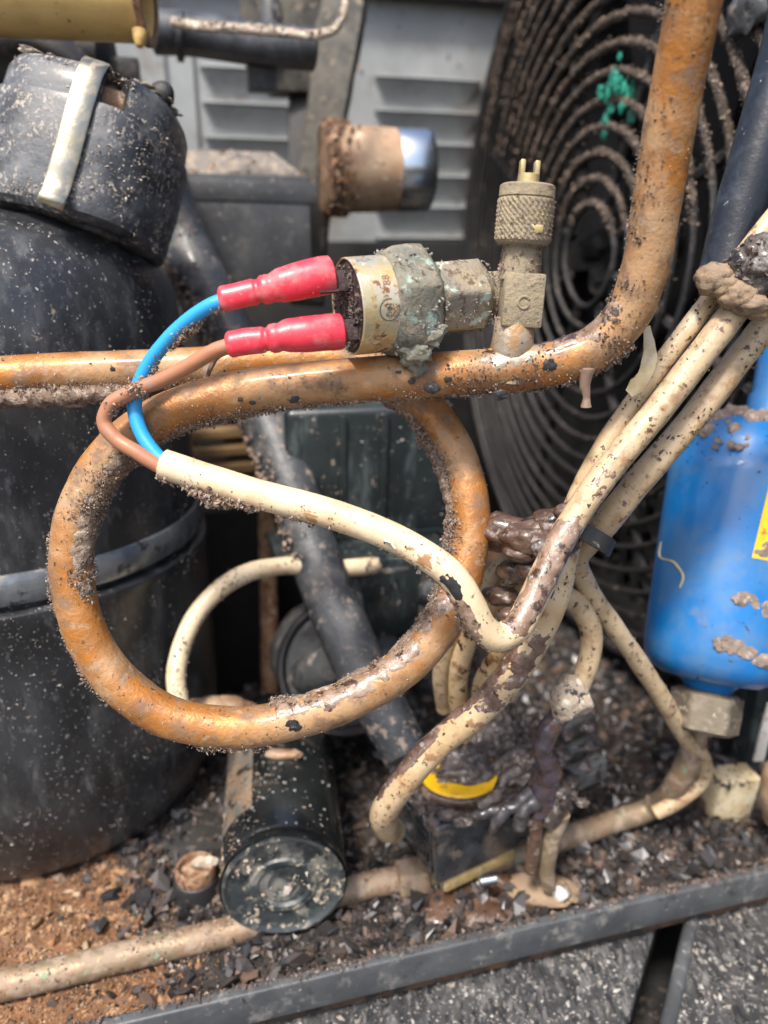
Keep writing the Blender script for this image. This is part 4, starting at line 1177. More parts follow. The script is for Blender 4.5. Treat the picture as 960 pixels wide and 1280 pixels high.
lcs, lct = ss(457) + .9, -3.3
lg = ink_ring(lcs, lct, 1.75, math.radians(75), math.radians(385), .085)
lg = merge(lg, ink_ring(lcs, lct, 1.42, math.radians(-60), math.radians(40), .06, 16))
ink_text('DIN', lcs, lct, 1.25, math.pi / 2, lg)
for dx in (-.62, .62):
    v = [wrap(lcs + dx - .06, lct - 1.0), wrap(lcs + dx + .06, lct - 1.0), wrap(lcs + dx + .06, lct + 1.0), wrap(lcs + dx - .06, lct + 1.0)]
    lg.add(v, [(0, 1, 2, 3)])
obj('ring_mark', lg, MT['ink'], sw_, sharp=0)
obj('stamped_number', ink_text('88', lcs + .15, 1.6, 1.9, math.pi / 2), MT['ink_brown'], sw_, sharp=0)
obj('stamped_letters', ink_text('PCK', ss(449), 6.6, 1.6, math.pi / 2 * 0 + .15), MT['ink_blue'], sw_, sharp=0)
P, N = on_surface(MB().lathe(s0, sa, [(.1, 0), (.2, 7.2)], 32), 900, lambda P, N: np.clip(fbm(P, 3, 2) + .4, .05, 1), 3)
crumbs('face_dirt', grains(P - sa[None] * .2, sizes(len(P), .12, .55), seed=16), MT['crust_dark'], sw_)
P, N = on_surface(MB().lathe(s0, sa, [(ss(475), R1 + 1), (ss(525), R1 + 1), (ss(536), 6.3), (ss(598), 6.2), (ss(606), 4.1), (ss(640), 4)], 48), 3200, lambda P, N: np.clip(fbm(P, 4, 5) * 1.4 + .25, .03, 1), 9)
crumbs('corrosion_crumbs', grains(P, sizes(len(P), .1, .42), seed=17), MT['sand_grey'], sw_)
for (x_, y_) in ((419, 352), (432, 413)):
    q = V(x_, y_, 129)
    obj('spade_terminal', MB().box(q + sa * 1.0, (sa, _u, _f), (4.0, 1.8, .4), .15), MT['face'], sw_)
# ================================================================== SWITCH CABLE: red connectors, blue and brown cores, cream jacket
scab = thing('switch_cable', V(207, 580, 134), 'cream cable whose blue and brown cores end in red push-on connectors', 'cable', 'cream cables of the wiring harness')


def connector(rows, seed):
    p = path(*[(a, b, d) for a, b, d, r in rows]); r = [q[3] for q in rows]
    m = MB().tube(p, r, 28, .35, True, lump=(.09, 2.2, seed), flat=.80, flat_dir=TOCAM)
    return m


obj('red_connector', connector([(276, 374, 128, 1.95), (279, 373.5, 128, 2.15), (300, 369, 128, 2.15), (318, 364.9, 128, 2.15), (321, 364.2, 128, 1.9), (324, 363.5, 128, 1.9), (328, 362.5, 128, 2.4), (335, 361, 128, 2.45), (339, 360, 128, 2.3), (350, 357, 128.2, 2.85), (372, 352, 128.5, 3.1), (402, 345, 129.2, 3.25), (413, 343, 129.6, 3.15)], 2), MT['red'], scab)
obj('red_connector', connector([(285, 431, 126, 1.95), (288, 430.5, 126, 2.2), (310, 427, 126, 2.2), (329, 425, 126, 2.15), (332, 424.6, 126, 1.92), (335, 424.2, 126, 1.92), (339, 423.5, 126, 2.4), (346, 422.4, 126, 2.45), (350, 421.6, 126, 2.3), (360, 420, 126.3, 2.75), (384, 418, 126.6, 2.95), (414, 415.3, 127.4, 3.05), (426, 414.3, 127.8, 2.95)], 3), MT['red'], scab)
for _k, rows in enumerate(([(300, 369, 128), (330, 362, 128), (372, 352, 128), (408, 344, 129)], [(300, 428, 126), (335, 424, 126), (380, 418, 126), (420, 415, 127)])):
    crumbs('dust_specks', tube_grains_f(path(*rows), [2.0, 2.1, 2.7, 2.9] if _k else [2.0, 2.1, 2.85, 3.0], 420, TOCAM, 1.2, .04, .17, 91 + _k, .1, 3, .1), MT['crust'], scab)
BW = path((284, 374, 128), (268, 380, 128.2), (240, 397, 129.5), (205, 430, 131.5), (178, 470, 133.5), (168, 505, 134.5), (176, 540, 134.5), (194, 567, 134.2), (212, 584, 134))
obj('blue_core', MB().tube(BW, [1.28] * len(BW), 18, .5, lump=(.06, 3)), MT['blue_wire'], scab)
BR = path((292, 431, 126), (272, 437, 126.5), (245, 452, 128), (205, 474, 130.5), (160, 492, 132), (136, 508, 132.5), (130, 528, 133), (143, 547, 133), (172, 566, 133), (196, 581, 133.4), (214, 590, 134))
obj('brown_core', MB().tube(BR, [1.3] * len(BR), 18, .5, lump=(.1, 3)), MT['brown_wire'], scab)
SC = path((204, 580, 134), (232, 589, 134), (262, 599, 133.8), (320, 617, 133.4), (400, 638, 133), (462, 659, 132.6), (520, 687, 132.4), (563, 718, 132.6), (588, 755, 133.5), (604, 785, 135), (622, 797, 136.5), (643, 787, 138), (662, 757, 139.5), (682, 715, 141), (708, 664, 142), (742, 612, 142.5), (822, 513, 142), (906, 404, 140.5), (950, 347, 139.5), (1000, 280, 138))
SR = [2.62] * len(SC)
obj('jacket', MB().tube(SC[:14], SR[:14], 24, .7, lump=(.14, 6)), MT['cable'], scab)
obj('jacket', MB().tube(SC[12:], SR[12:], 24, .7, lump=(.2, 6)), MT['cable_dirty'], scab)
crumbs('dirt_crust', merge(tube_grains_f(SC, SR, 3800, down + TOCAM * .2, .40, .15, .6, 51, 1.8, 8, -.1, .0, .12), tube_grains_f(SC, SR, 2200, down, .5, .12, .4, 52, .8, 6, .1, .1, .42),
                            tube_grains_f(BW, 1.28, 1700, down + RGT * .8, .5, .12, .42, 53, 1.6, 6, -.25, .03, .62), tube_grains_f(BR, 1.3, 700, TOCAM * .5 + RGT, .9, .1, .4, 54, .8, 3, -.1, .42, .62)), MT['crust'], scab)
crumbs('dark_crumbs', merge(tube_grains_f(SC, SR, 1100, down - RGT * .4, .6, .15, .55, 55, .9, 7, -.1, .25, .52), tube_grains_f(SC, SR, 900, TOCAM, 1.0, .08, .26, 56, .2, 5, .1, .0, 1)), MT['crust_dark'], scab)
def fr(pts, x_, y_):
    c = resample(pts, 1, .5)[0]
    return float(np.argmin([np.hypot(*(np.array(to_px(q)) - (x_, y_))) for q in c])) / len(c)


obj('oil_film', merge(crust_shell(SC, SR, TOCAM + UPV * .5, 1.7, .28, 4, -.5, fr(SC, 622, 797), fr(SC, 722, 645), 11, fade=.16), crust_shell(SC, SR, TOCAM, 1.5, .3, 2.5, .25, fr(SC, 700, 680), fr(SC, 830, 500), 14, fade=.4), crust_shell(SC, SR, down + TOCAM * .3, 1.3, .35, 4, -.15, fr(SC, 548, 706), fr(SC, 640, 795), 13, fade=.25), crust_shell(SC, SR, down, 1.0, .3, 4, .1, .30, .5, 12)), MT['goo_pipe'], scab, kind='stuff')
obj('black_smear', crust_shell(SC, SR, TOCAM * .8 + down * .5, .75, .35, 2.6, .0, fr(SC, 545, 703), fr(SC, 588, 752), 31, fade=.3), MT['tie'], scab, kind='stuff')
MT['tan_stain'] = M('tan_stain', (.45, .26, .12), .5, var=((.34, .18, .09), 3), bump=[(1, .1)])
obj('stain_patch', crust_shell(SC, SR, TOCAM + down * .6, .8, .06, 3.0, -.25, fr(SC, 374, 632), fr(SC, 412, 642), 33, fade=.35), MT['tan_stain'], scab)
obj('stain_patch', crust_shell(SC, SR, TOCAM + down * .2, 1.2, .05, 2.5, .0, fr(SC, 478, 668), fr(SC, 570, 722), 34, fade=.3), MT['tan_stain'], scab)
obj('white_sliver', MB().tube(path((480, 676, 130), (488, 678, 129.6), (494, 686, 129.6)), [.12, .3, .18], 8, .3), MT['white'], scab)

# ================================================================== CABLE HARNESS
def cable(name, px_rows, r, mat, label, cat='cable', grp='cream cables of the wiring harness', seg=20, lump=(.2, 7), dirt=0, seed=60, dirs=None, wet=False):
    p = path(*px_rows); rr = [r] * len(p) if np.isscalar(r) else r
    t = thing(name, p[len(p) // 2], label, cat, grp)
    obj('jacket', MB().tube(p, rr, seg, .9, lump=lump), MT[mat], t)
    if dirt:
        crumbs('dirt_crumbs', tube_grains_f(p, rr, dirt, TOCAM if dirs is None else dirs, 1.1, .1, .42, seed, .4, 6, .05), MT['crust_dark'], t)
    return t, p


pw, pwp = cable('power_cable', [(975, 262, 141), (882, 382, 143), (806, 484, 145), (752, 566, 147), (716, 650, 150), (690, 752, 151), (655, 822, 154), (610, 878, 158), (548, 930, 162), (500, 984, 166), (480, 1016, 171), (482, 1034, 180), (492, 1038, 192)],
      [1.9, 1.9, 1.9, 2.2, 2.8, 3.1, 3.1, 3.1, 3.1, 3.1, 3.1, 3.0, 3.0], 'cable_mid', 'thick cream cable with glossy brown oil along it bending down beside the black valve coil', dirt=900, seed=61)
obj('oil_film', merge(crust_shell(pwp, [1.9, 1.9, 1.9, 2.2, 2.8, 3.1, 3.1, 3.1, 3.1, 3.1, 3.1, 3.0, 3.0], UPV * .9 - RGT * .5 + TOCAM * .2, 1.1, .34, 4, -.15, .46, .95, 21, fade=.22), crust_shell(pwp, [1.9, 1.9, 1.9, 2.2, 2.8, 3.1, 3.1, 3.1, 3.1, 3.1, 3.1, 3.0, 3.0], TOCAM, 1.4, .22, 3.5, .1, .46, .7, 22, fade=.3)), MT['oilfilm'], pw, kind='stuff')
cable('filter_cable', [(1020, 330, 146), (945, 422, 147), (858, 533, 149), (800, 600, 151), (745, 668, 155), (722, 695, 159), (732, 730, 164), (765, 780, 170), (800, 830, 178), (832, 880, 186), (858, 925, 196), (880, 950, 204), (878, 975, 208), (850, 1000, 210), (820, 1016, 212)],
      [2.7] * 5 + [2.4, 2.2, 2.2, 2.2, 2.2, 2.0, 2.0, 2.0, 2.0, 2.0], 'cable_dirty', 'speckled cream cable running down to the grey nut under the blue filter', dirt=1000, seed=62)
cable('coil_cable', [(690, 742, 160), (718, 752, 164), (738, 785, 167), (736, 825, 170), (722, 862, 172), (716, 880, 173)], 2.4, 'cable_dirty', 'short brown spotted cable arching over into the sludge on the valve coil', dirt=400, seed=63)
cable('loose_cable', [(680, 690, 161), (640, 730, 165), (600, 775, 170), (578, 820, 176), (572, 870, 184), (580, 920, 194)], 2.3, 'cable_oily', 'stained cable dropping straight behind the loop next to a twin strand', dirt=300, seed=64)
cable('earth_cable', [(640, 695, 164), (600, 740, 169), (565, 790, 175), (552, 835, 182), (556, 885, 192)], 2.1, 'cable_dirty', 'thinner stained strand hanging behind the copper loop right beside its lower rim', dirt=300, seed=65)
cable('spare_cable', [(660, 760, 160), (628, 810, 168), (605, 850, 176), (600, 900, 188)], 2.2, 'cable_oily', 'brown soaked strand squeezed behind the thick oily cable above the yellow ring', dirt=200, seed=66)
cable('looped_cable', [(228, 895, 192), (220, 845, 194), (232, 795, 197), (262, 748, 200), (305, 718, 204), (355, 707, 209), (415, 711, 213), (458, 708, 217), (482, 702, 228)], 2.45, 'cable', 'cream cable arched in a half circle inside the copper loop, spotted brown', dirt=1300, seed=67)

tie = MB().lathe(V(728, 668, 152.5), unit(V(690, 752, 152) - V(762, 618, 152)), [(-1.7, 6.0), (-1.6, 6.5), (1.6, 6.5), (1.7, 6.0)], 32, TOCAM)
tv_, tl_, tz_ = tie.arrays()
tag(obj('cable_tie', tie.lump(.2, 3, 3), MT['tie'], org=V(728, 668, 152)), 'black band cinched round the bundle of cream cables', 'cable tie')

# sludge around the bundle
gl = thing('sludge_lump', V(665, 675, 148), 'glossy brown lump of oily sludge stuck to the cables beside the loop', 'sludge')
m = MB()
for i, (x_, y_, d_, s_) in enumerate([(640, 668, 152, 5.2), (665, 672, 149, 5.4), (688, 676, 147, 4.6), (700, 660, 146.5, 3.6), (655, 690, 149, 3.4), (625, 672, 156, 4.0), (692, 648, 147.5, 3.0), (710, 640, 145, 2.4), (648, 715, 156, 3.4), (672, 712, 150, 3.2), (625, 745, 160, 3.0), (640, 770, 156, 2.4)]):
    m.blob(V(x_, y_, d_), s_, 4, .35, 3.2, i + 2, (1.25, .9, .75))
obj('lump', m, MT['goo'], gl)
m2 = MB()
for i, (x_, y_, d_, s_) in enumerate([(676, 688, 143.6, 1.5), (693, 692, 143.2, 1.5), (684, 710, 143, 2.2), (676, 735, 142.5, 2.1), (664, 752, 141.5, 2.0), (656, 770, 140.5, 1.8), (700, 668, 142.5, 1.4)]):
    m2.blob(V(x_, y_, d_), s_, 3, .35, 1.6, i + 30, (1.1, .7, 1.3))
obj('grey_smear', m2, MT['goo_grey'], gl)
P, N = on_surface(m, 500, lambda P, N: np.clip(fbm(P, 4, 5) + N @ UPV * .6, .0, 1), 9)
crumbs('dirt_crumbs', grains(P, sizes(len(P), .15, .6), seed=18), MT['crust_dark'], gl)

# clamp at the top of the bundle
cl_ = thing('cable_clamp', V(915, 362, 138), 'lumpy dirt brown clamp holding the cream cables together near the dark hose', 'clamp')
m = MB()
for i, (x_, y_, d_, s_, sc_) in enumerate([(893, 350, 137, 2.8, (1.2, 1, 1)), (905, 356, 136.5, 2.6, (1.2, 1, .9)), (922, 368, 136, 2.7, (1.2, 1, .9)), (937, 380, 136, 2.6, (1.2, 1, .8)), (948, 388, 137, 2.2, (1, 1, .8))]):
    m.blob(V(x_, y_, d_), s_, 4, .3, 1.8, i + 5, sc_)
MT['clay'] = M('tan_dirt_crust', (.27, .19, .115), .75, var=((.24, .17, .115), 4), layers=[dict(c=(.42, .25, .09), f=4, lo=.58, hi=.68, r=.6), dict(c=(.12, .09, .07), f=2, lo=.6, hi=.68, r=.9)], bump=[(1, .25), (2.5, .35)])
obj('strap', m, MT['clay'], cl_)
m = MB()
for i, (x_, y_, d_, s_) in enumerate([(930, 335, 136, 3.6), (950, 325, 135, 4.2), (965, 345, 136, 4.0), (945, 352, 136, 3.0), (975, 320, 136, 4)]):
    m.blob(V(x_, y_, d_), s_, 4, .4, 1.8, i + 15)
obj('dirt_wad', m, MT['goo_grey'], cl_)
P, N = on_surface(m, 1500, lambda P, N: np.clip(fbm(P, 4, 5) + .5, 0, 1), 9)
crumbs('dirt_crumbs', grains(P, sizes(len(P), .15, .6), seed=19), MT['crust_dark'], cl_)

tp = strip([V(808, 408, 139), V(811, 425, 138.6), V(812, 450, 138.3), V(805, 470, 138.6), V(796, 482, 139), V(786, 492, 139.3)], [1.3, 2.0, 2.8, 2.6, 3.4, 1.8], RGT + UPV * .3, .3, step=.8).lump(.3, 2.2, 6)
tag(obj('tape_scrap', tp, MT['tape'], org=V(805, 450, 139)), 'torn curl of yellowed tape hanging from the pipe above the cream cables', 'tape')

# ================================================================== BLUE FILTER DRIER
f0, f1 = V(886, 852, 193), V(932, 526, 198)
fa = unit(f1 - f0); FL = np.linalg.norm(f1 - f0)
fd = thing('filter_drier', f0, 'bright blue filter canister with a yellow label and muddy scrapes', 'filter')
FR = 16.9
body = MB().lathe(f0, fa, [(0, 0), (0, 7), (.6, 11.5), (2.4, 14.6), (5.0, 16.3), (9, FR), (20, FR), (40, FR), (FL - 16, FR), (FL - 13.5, FR - .1), (FL - 12.6, FR - .7), (FL - 8, FR - 1.4), (FL - 4, FR - 3.2), (FL - 1.2, FR - 7), (FL, 6), (FL, 0)], 96, TOCAM)
obj('canister', body, MT['blue_paint'], fd)
obj('outlet_neck', MB().lathe(f0, fa, [(-7, 5.0), (-3, 5.2), (-1, 6), (.3, 7.5)], 40), MT['blue_paint'], fd)
top = f0 + fa * FL
obj('inlet_stub', MB().lathe(top + RGT * 6.5, fa, [(-3, 6.5), (6, 6.2), (7, 5.4), (20, 5.2)], 32), MT['blue_paint'], fd)
_, fu, fw = frame(fa, TOCAM)


def fwrap(t, s, r=FR + .12):
    th = s / FR
    return f0 + fa * t + r * (math.cos(th) * fu + math.sin(th) * fw)


# label, wound round the canister
def fpos(px_, py_):
    q = V(px_, py_, 178); t = (q - f0) @ fa; s = ((q - f0 - fa * t) @ fw)
    return t, FR * math.asin(max(-1, min(1, s / FR)))


t_a, s_a = fpos(941, 697); t_b, s_b = fpos(956, 612)
lb = MB().grid(lambda u, w: fwrap(t_a + (t_b + 1.5 - t_a) * u, s_a + (u * .10) * (t_b - t_a) + w * 14, FR + .15), 8, 12)
obj('yellow_label', lb, MT['yellow'], fd)
mud = MB()
g = np.random.default_rng(77)
for (x0, y0, x1, y1, n_, sz) in ((922, 745, 968, 765, 14, 1.3), (902, 802, 965, 832, 20, 1.5), (945, 680, 968, 700, 7, 1.4), (905, 545, 945, 560, 5, .9)):
    for i in range(n_):
        u = g.random(); x_ = x0 + (x1 - x0) * u; y_ = y0 + (y1 - y0) * u + g.normal(0, 3.5) - 6 * math.sin(u * 3.1) * (g.random() < .3)
        t, s = fpos(x_, y_)
        mud.blob(fwrap(t, s, FR), sz * g.uniform(.35, 1.1), 3, .7, .7, i, (1.5, 1.0, .16), (fw, fa, fu))
MT['mud'] = M('dried_mud_smear', (.24, .185, .15), .8, var=((.15, .115, .095), 2.5), layers=[dict(c=(.36, .30, .26), f=1.8, lo=.58, hi=.68, r=.9)], bump=[(.8, .3)])
obj('mud_smear', mud, MT['mud'], fd, kind='stuff')
mt_ = MB()
for i in range(60):
    a = g.uniform(-1.6, 1.6); t = FL - g.uniform(-.6, 12) * g.random() ** .5
    r_ = np.interp(t, [FL - 12.6, FL - 8, FL - 4, FL - 1.2, FL + 1], [FR - .7, FR - 1.4, FR - 3.2, FR - 7, 5])
    mt_.blob(f0 + fa * t + (math.cos(a) * fu + math.sin(a) * fw) * r_, g.uniform(.5, 1.7), 2, .6, .9, i, (1.3, 1.3, .45), (fw, fa, unit(fu + fa)))
obj('dirt_cake', mt_, MT['mud'], fd, kind='stuff')
P, N = on_surface(body, 6000, lambda P, N: np.clip(((P - f0) @ fa - (FL - 15)) / 8, 0, 1) * np.clip(fbm(P, 6, 3) * 1.5 + .45, 0, 1), 3)
P2, _ = on_surface(body, 900, lambda P, N: np.clip(fbm(P, 9, 3), 0.02, 1), 4)
crumbs('grit', grains(np.vstack([P, P2]), sizes(len(P) + len(P2), .1, .5), seed=20), MT['crust_dark'], fd)
sc_ = [fwrap(*fpos(x_, y_)) for x_, y_ in ((848, 672), (857, 690), (866, 706), (870, 722), (866, 736))]
obj('dried_straw', MB().tube(sc_, [.15, .28, .34, .3, .2], 8, .5), MT['straw'], fd)
P2, _ = on_surface(body, 260, lambda P, N: np.clip(fbm(P, 9, 8) + .2, 0.02, 1), 14)
crumbs('black_speck', grains(P2, sizes(len(P2), .1, .45), seed=21, flat=.4), MT['crust_black'], fd)
nb = hexlathe(f0, -fa, [(2.0, 5.0, 0), (2.2, 7.0, .2), (3.0, 7.7, 1), (7, 7.7, 1), (11.5, 7.5, 1), (12.4, 6.6, .2), (12.6, 3, 0)], 96, TOCAM, .25).lump(.12, 4, 2)
fn_ = obj('flare_nut', nb, MT['nut_grey'], fd, sharp=30)

# ================================================================== LIQUID LINE ALONG THE FRONT
zl = BASE_Z + 5.0
ln = [onz(-90, 1250, zl), onz(0, 1232, zl), onz(80, 1214, zl), onz(170, 1192, zl), onz(290, 1163, zl), onz(360, 1136, zl + 1), onz(440, 1112, zl + 1), onz(520, 1094, zl + 1), onz(610, 1076, zl + 1), onz(700, 1049, zl + 1), onz(760, 1030, zl + 1), onz(810, 1012, zl + 3), V(845, 982, 210), V(862, 945, 203), V(874, 905, 197)]
lt = thing('liquid_line', ln[4], 'dull greenish copper tube lying along the pan up to the blue filter', 'pipe')
lr = [3.5] * 4 + [3.4] * 6 + [3.2] * 3 + [3.1, 3.0]
obj('tube', MB().tube(ln, lr, 20, 1.0, lump=(.2, 6)), MT['copper_dull'], lt)
fx = onz(515, 1095, zl + 1); fxa = unit(onz(560, 1087, zl + 1) - onz(470, 1104, zl + 1))
obj('brass_coupling', hexlathe(fx - fxa * 4.5, fxa, [(0, 3.4, 0), (.4, 4.6, 1), (7.5, 4.6, 1), (8.5, 4.2, 0), (9, 3.4, 0)], 48, up, .2).lump(.2, 3, 3), MT['copper_dull'], lt)
crumbs('dirt_crumbs', merge(tube_grains_f(ln, lr, 1700, up + TOCAM * .4, 1.0, .12, .5, 71, .5, 7, .0)), MT['crust'], lt)

# ================================================================== SOLENOID VALVE COIL
B0 = V(548, 1108, 193)
bx = unit(np.array([math.cos(.47), math.sin(.47), 0])); by = np.array([-bx[1], bx[0], 0])
tilt = Matrix.Rotation(math.radians(-4), 3, Vector(by))
bx = np.array(tilt @ Vector(bx)); bz = np.cross(bx, by)
HX, HY, HZ = 17.5, 12.0, 9.0
bcn = B0 + bx * HX + by * HY + bz * HZ
sv = thing('solenoid_valve', B0, 'black square valve coil with a yellow top ring buried in sludge', 'solenoid valve')
obj('coil_housing', MB().box(bcn, (bx, by, bz), (HX, HY, HZ), 1.0, 3).lump(.18, 8, 3), MT['coil_plastic'], sv)
# raised marks on the side face
em = MB()
fo = B0 - bx * .15
for (y0, y1, z0, z1) in ((2.5, 3.0, 2, 15.5), (10.5, 11.0, 2, 15.5), (2.5, 11, 1.8, 2.3), (2.5, 11, 15.2, 15.7), (4.5, 5.0, 4, 8), (6.5, 9.0, 4, 4.5), (6.5, 7, 4, 8), (8.6, 9.0, 4, 8), (4.5, 9, 10, 10.5), (4.5, 9, 12.5, 13), (13, 23, 3, 3.5), (13, 23, 14, 14.5)):
    em.box(fo + by * (y0 + y1) / 2 + bz * (z0 + z1) / 2, (bx, by, bz), (.3, (y1 - y0) / 2, (z1 - z0) / 2), .1, 1)
obj('moulded_mark', em, MT['coil_plastic'], sv)
rc = bcn + bz * (HZ + .1) - bx * 1.6 + by * 1.8
lathe_o = MB().lathe(rc, bz, [(0, 12.4), (1.2, 12.3), (1.8, 11.6), (1.6, 8.8), (.4, 8.2), (-.2, 0)], 60, by)
obj('ring_base', MB().lathe(rc, bz, [(0, 12.9), (1.4, 12.7), (2.0, 11.8), (1.4, 11.0)], 60, by).lump(.35, 4, 4), MT['goo'], sv)
yr = MB()
obj('yellow_ring', MB().lathe(rc, bz, [(0, 11), (1.4, 10.8), (1.8, 10.3), (1.7, 6.0), (.5, 5.6)], 60, by), MT['yellow'], sv)
obj('centre_stud', MB().blob(rc + bz * .5 + bx * 1.2 + by * 1.0, 8.2, 5, .35, 4.0, 4, (1.05, 1.0, .62), (bx, by, bz)).blob(rc + bz * 3 + bx * 3 + by * 2, 3.6, 4, .4, 2, 9, (.9, .8, 1), (bx, by, bz)), MT['goo_grey'], sv)
g = np.random.default_rng(31)
def sludge_sheet(x0, x1, y0, y1, nx, ny, hfn):
    xs, ys = np.meshgrid(np.linspace(x0, x1, nx), np.linspace(y0, y1, ny), indexing='ij')
    q = bcn + bz * HZ + xs.reshape(-1, 1) * bx + ys.reshape(-1, 1) * by
    h = hfn(xs.ravel(), ys.ravel(), q)
    drop = np.maximum(0, np.maximum(np.abs(xs.ravel()) - HX, np.abs(ys.ravel()) - HY))
    q = q + bz * (h - .45 * drop ** 1.35)[:, None]
    ok = h > -.15
    f = [(i * ny + j, (i + 1) * ny + j, (i + 1) * ny + j + 1, i * ny + j + 1) for i in range(nx - 1) for j in range(ny - 1)]
    f = [t for t in f if ok[list(t)].any()]
    return MB().add(q, f)


rx, ry = -1.6, 1.8
def hf(x, y, q):
    rho = np.hypot(x - rx, y - ry)
    front = np.clip((-HY + 4 - y) / 3, 0, 1) * (x < 6)
    h = 1.0 + 2.6 * fbm(q, 6, 5) + 2.4 * np.abs(fbm(q, 2.6, 7)) + np.clip((x - 5) / 8, 0, 1.3) * 3.4 + np.clip((y - 6) / 6, 0, 1.3) * 2.6
    ang = np.arctan2(y - ry, x - rx)
    bare = (np.exp(-((rho - 10.0) / 2.6) ** 2)) * (.42 + .75 * np.cos(ang + 1.95) + .45 * np.cos(3 * ang + .4))
    h = h - 6.5 * np.maximum(bare, 0) - 3.6 * np.clip((-HY + 4.5 - y) / 2.5, 0, 1) * (x < 9)
    return h


sh = sludge_sheet(-HX - 1, HX + 9, -HY - 1.5, HY + 5, 120, 110, hf)
gm_ = sh; gg = MB()
g = np.random.default_rng(31)
for i in range(26):
    x_, y_ = g.uniform(640, 740), g.uniform(900, 1015)
    q = onplane(x_, y_, rc + bz * g.uniform(0, 3.0), bz)
    gg.blob(q, g.uniform(.8, 2.4), 3, .75, 1.1, i + 80, (1.3, 1.0, .8), (bx, by, bz))
cov = MB()
for i, (x_, y_, s_) in enumerate([(556, 938, 2.6), (640, 948, 3.6), (652, 975, 3.6), (604, 942, 3.2), (632, 962, 3.0), (548, 962, 1.8), (640, 1000, 3.2), (576, 928, 2.6), (665, 955, 3.4), (690, 950, 3.6), (700, 985, 3.2), (672, 995, 3.4), (625, 1018, 2.2), (580, 1022, 2.0), (560, 1018, 1.8), (655, 1020, 2.6)]):
    cov.blob(onplane(x_, y_, rc + bz * 1.5, bz), s_, 4, .6, 1.9, i + 300, (1.3, 1.1, .8), (bx, by, bz))
obj('sludge_cap', cov, MT['goo_box'], sv, kind='stuff', sharp=70)
obj('sludge_cover', gm_, MT['goo_box'], sv, kind='stuff', sharp=70); obj('grey_sludge', gg, MT['goo_grey'], sv, kind='stuff')
P, N = on_surface(merge(gm_, gg), 2600, lambda P, N: np.clip(N @ up + .2, 0, 1) * np.clip(fbm(P, 5, 3) + .4, 0, 1), 3)
crumbs('dirt_crumbs', grains(P, sizes(len(P), .2, .9), 'ico', seed=22), MT['crust_dark'], sv)
for i, (x_, y_) in enumerate([(722, 902), (729, 932), (733, 958)]):
    q = onplane(x_, y_, rc + bz * 1.5, bz)
    obj('ribbed_boss', MB().box(q - bz * 2, (bx, by, bz), (5.6, 2.0, 3.2), .7).lump(.35, 3, i), MT['motor_grey'], sv)
bb = B0 + bx * 12 + by * 6
obj('brass_body', MB().box(B0 + bx * 13 + by * 5.5 - bz * 2.2, (bx, by, bz), (11.0, 5.0, 2.2), .9).lump(.25, 4, 3), MT['brass'], sv)
obj('mount_screw', MB().tube(path((600, 1102, 193), (620, 1098, 193.5)), [1.3, 1.3], 12, .4), MT['steel_bright'], sv)
# violet sleeve and pale joint of the lead that enters the coil
obj('lead_sleeve', MB().tube(path((716, 876, 173), (702, 893, 174), (686, 912, 175), (678, 932, 176), (684, 956, 179), (680, 985, 183), (675, 1015, 186)), [2.2, 2.2, 2.3, 2.5, 3.0, 3.6, 3.0], 24, .5, lump=(.9, 3.2)), MT['violet_goo'], sv)
jm = MB()
for i, (x_, y_, s_) in enumerate([(716, 862, 3.2), (708, 878, 3.4), (722, 876, 3.0), (704, 890, 2.2)]):
    jm.blob(V(x_, y_, 171.5), s_, 3, .35, 1.8, i + 9, (1, 1, 1.2))
obj('pale_joint', jm, MT['pale_dust'], sv)
melt = []
for k_, (rows_p, r_) in enumerate([([(690, 975, 183), (672, 998, 183), (655, 1012, 183), (648, 1035, 184)], [2.6, 2.4, 2.0, 1.4]),
                                   ([(668, 985, 184), (640, 1008, 184.5), (612, 1014, 185), (590, 1020, 185.5)], [2.2, 1.7, 1.5, 1.1]),
                                   ([(632, 1010, 184), (622, 1026, 184), (614, 1040, 185)], [1.7, 1.5, 1.0]),
                                   ([(700, 985, 183), (694, 1008, 184), (686, 1030, 186)], [3.0, 2.6, 2.0]),
                                   ([(650, 960, 185), (630, 975, 184), (622, 992, 184), (600, 1008, 185)], [1.6, 1.5, 1.4, 1.0])]):
    melt.append(MB().tube(path(*rows_p), r_, 18, .5, lump=(.75, 2.4, k_)))
obj('melted_lead', merge(*melt[:3]), MT['melt'], sv, sharp=80); obj('melted_lead', merge(*melt[3:]), MT['goo_grey'], sv, sharp=80)
yb = MB()
for i, (x_, y_, s_) in enumerate([(598, 917, 1.5), (610, 914, 1.7), (588, 921, 1.0), (620, 919, 1.0), (552, 940, 1.2), (546, 956, 1.1)]):
    yb.blob(onplane(x_, y_, rc + bz * 3.4, bz), s_, 3, .7, 1.0, i, (1.5, 1.0, .5), (bx, by, bz))
obj('yellow_fragment', yb, MT['yellow'], sv)
for rows_p, r_, mname in (([(700, 1015, 186), (690, 1050, 189), (684, 1085, 193), (686, 1108, 196)], [2.6, 2.2, 2.0, 1.8], 'copper_dull'), ([(672, 1015, 185), (668, 1050, 188), (663, 1088, 192)], [1.9, 1.8, 1.6], 'goo')):
    obj('drain_leg', MB().tube(path(*rows_p), r_, 14, .6, lump=(.25, 4)), MT[mname], sv)
pd = MB().blob(onz(676, 1110, BASE_Z + 4), 6, 3, .4, 4, 5, (1.7, 1, .4)).blob(onz(700, 1112, BASE_Z + 5), 2.6, 3, .4, 2, 6)
obj('pale_foot', pd, MT['clay'], sv)
obj('white_chip', MB().blob(onz(700, 1116, BASE_Z + 6), 2.4, 2, .5, 1.6, 6, (1, 1, .8)), MT['white'], sv)
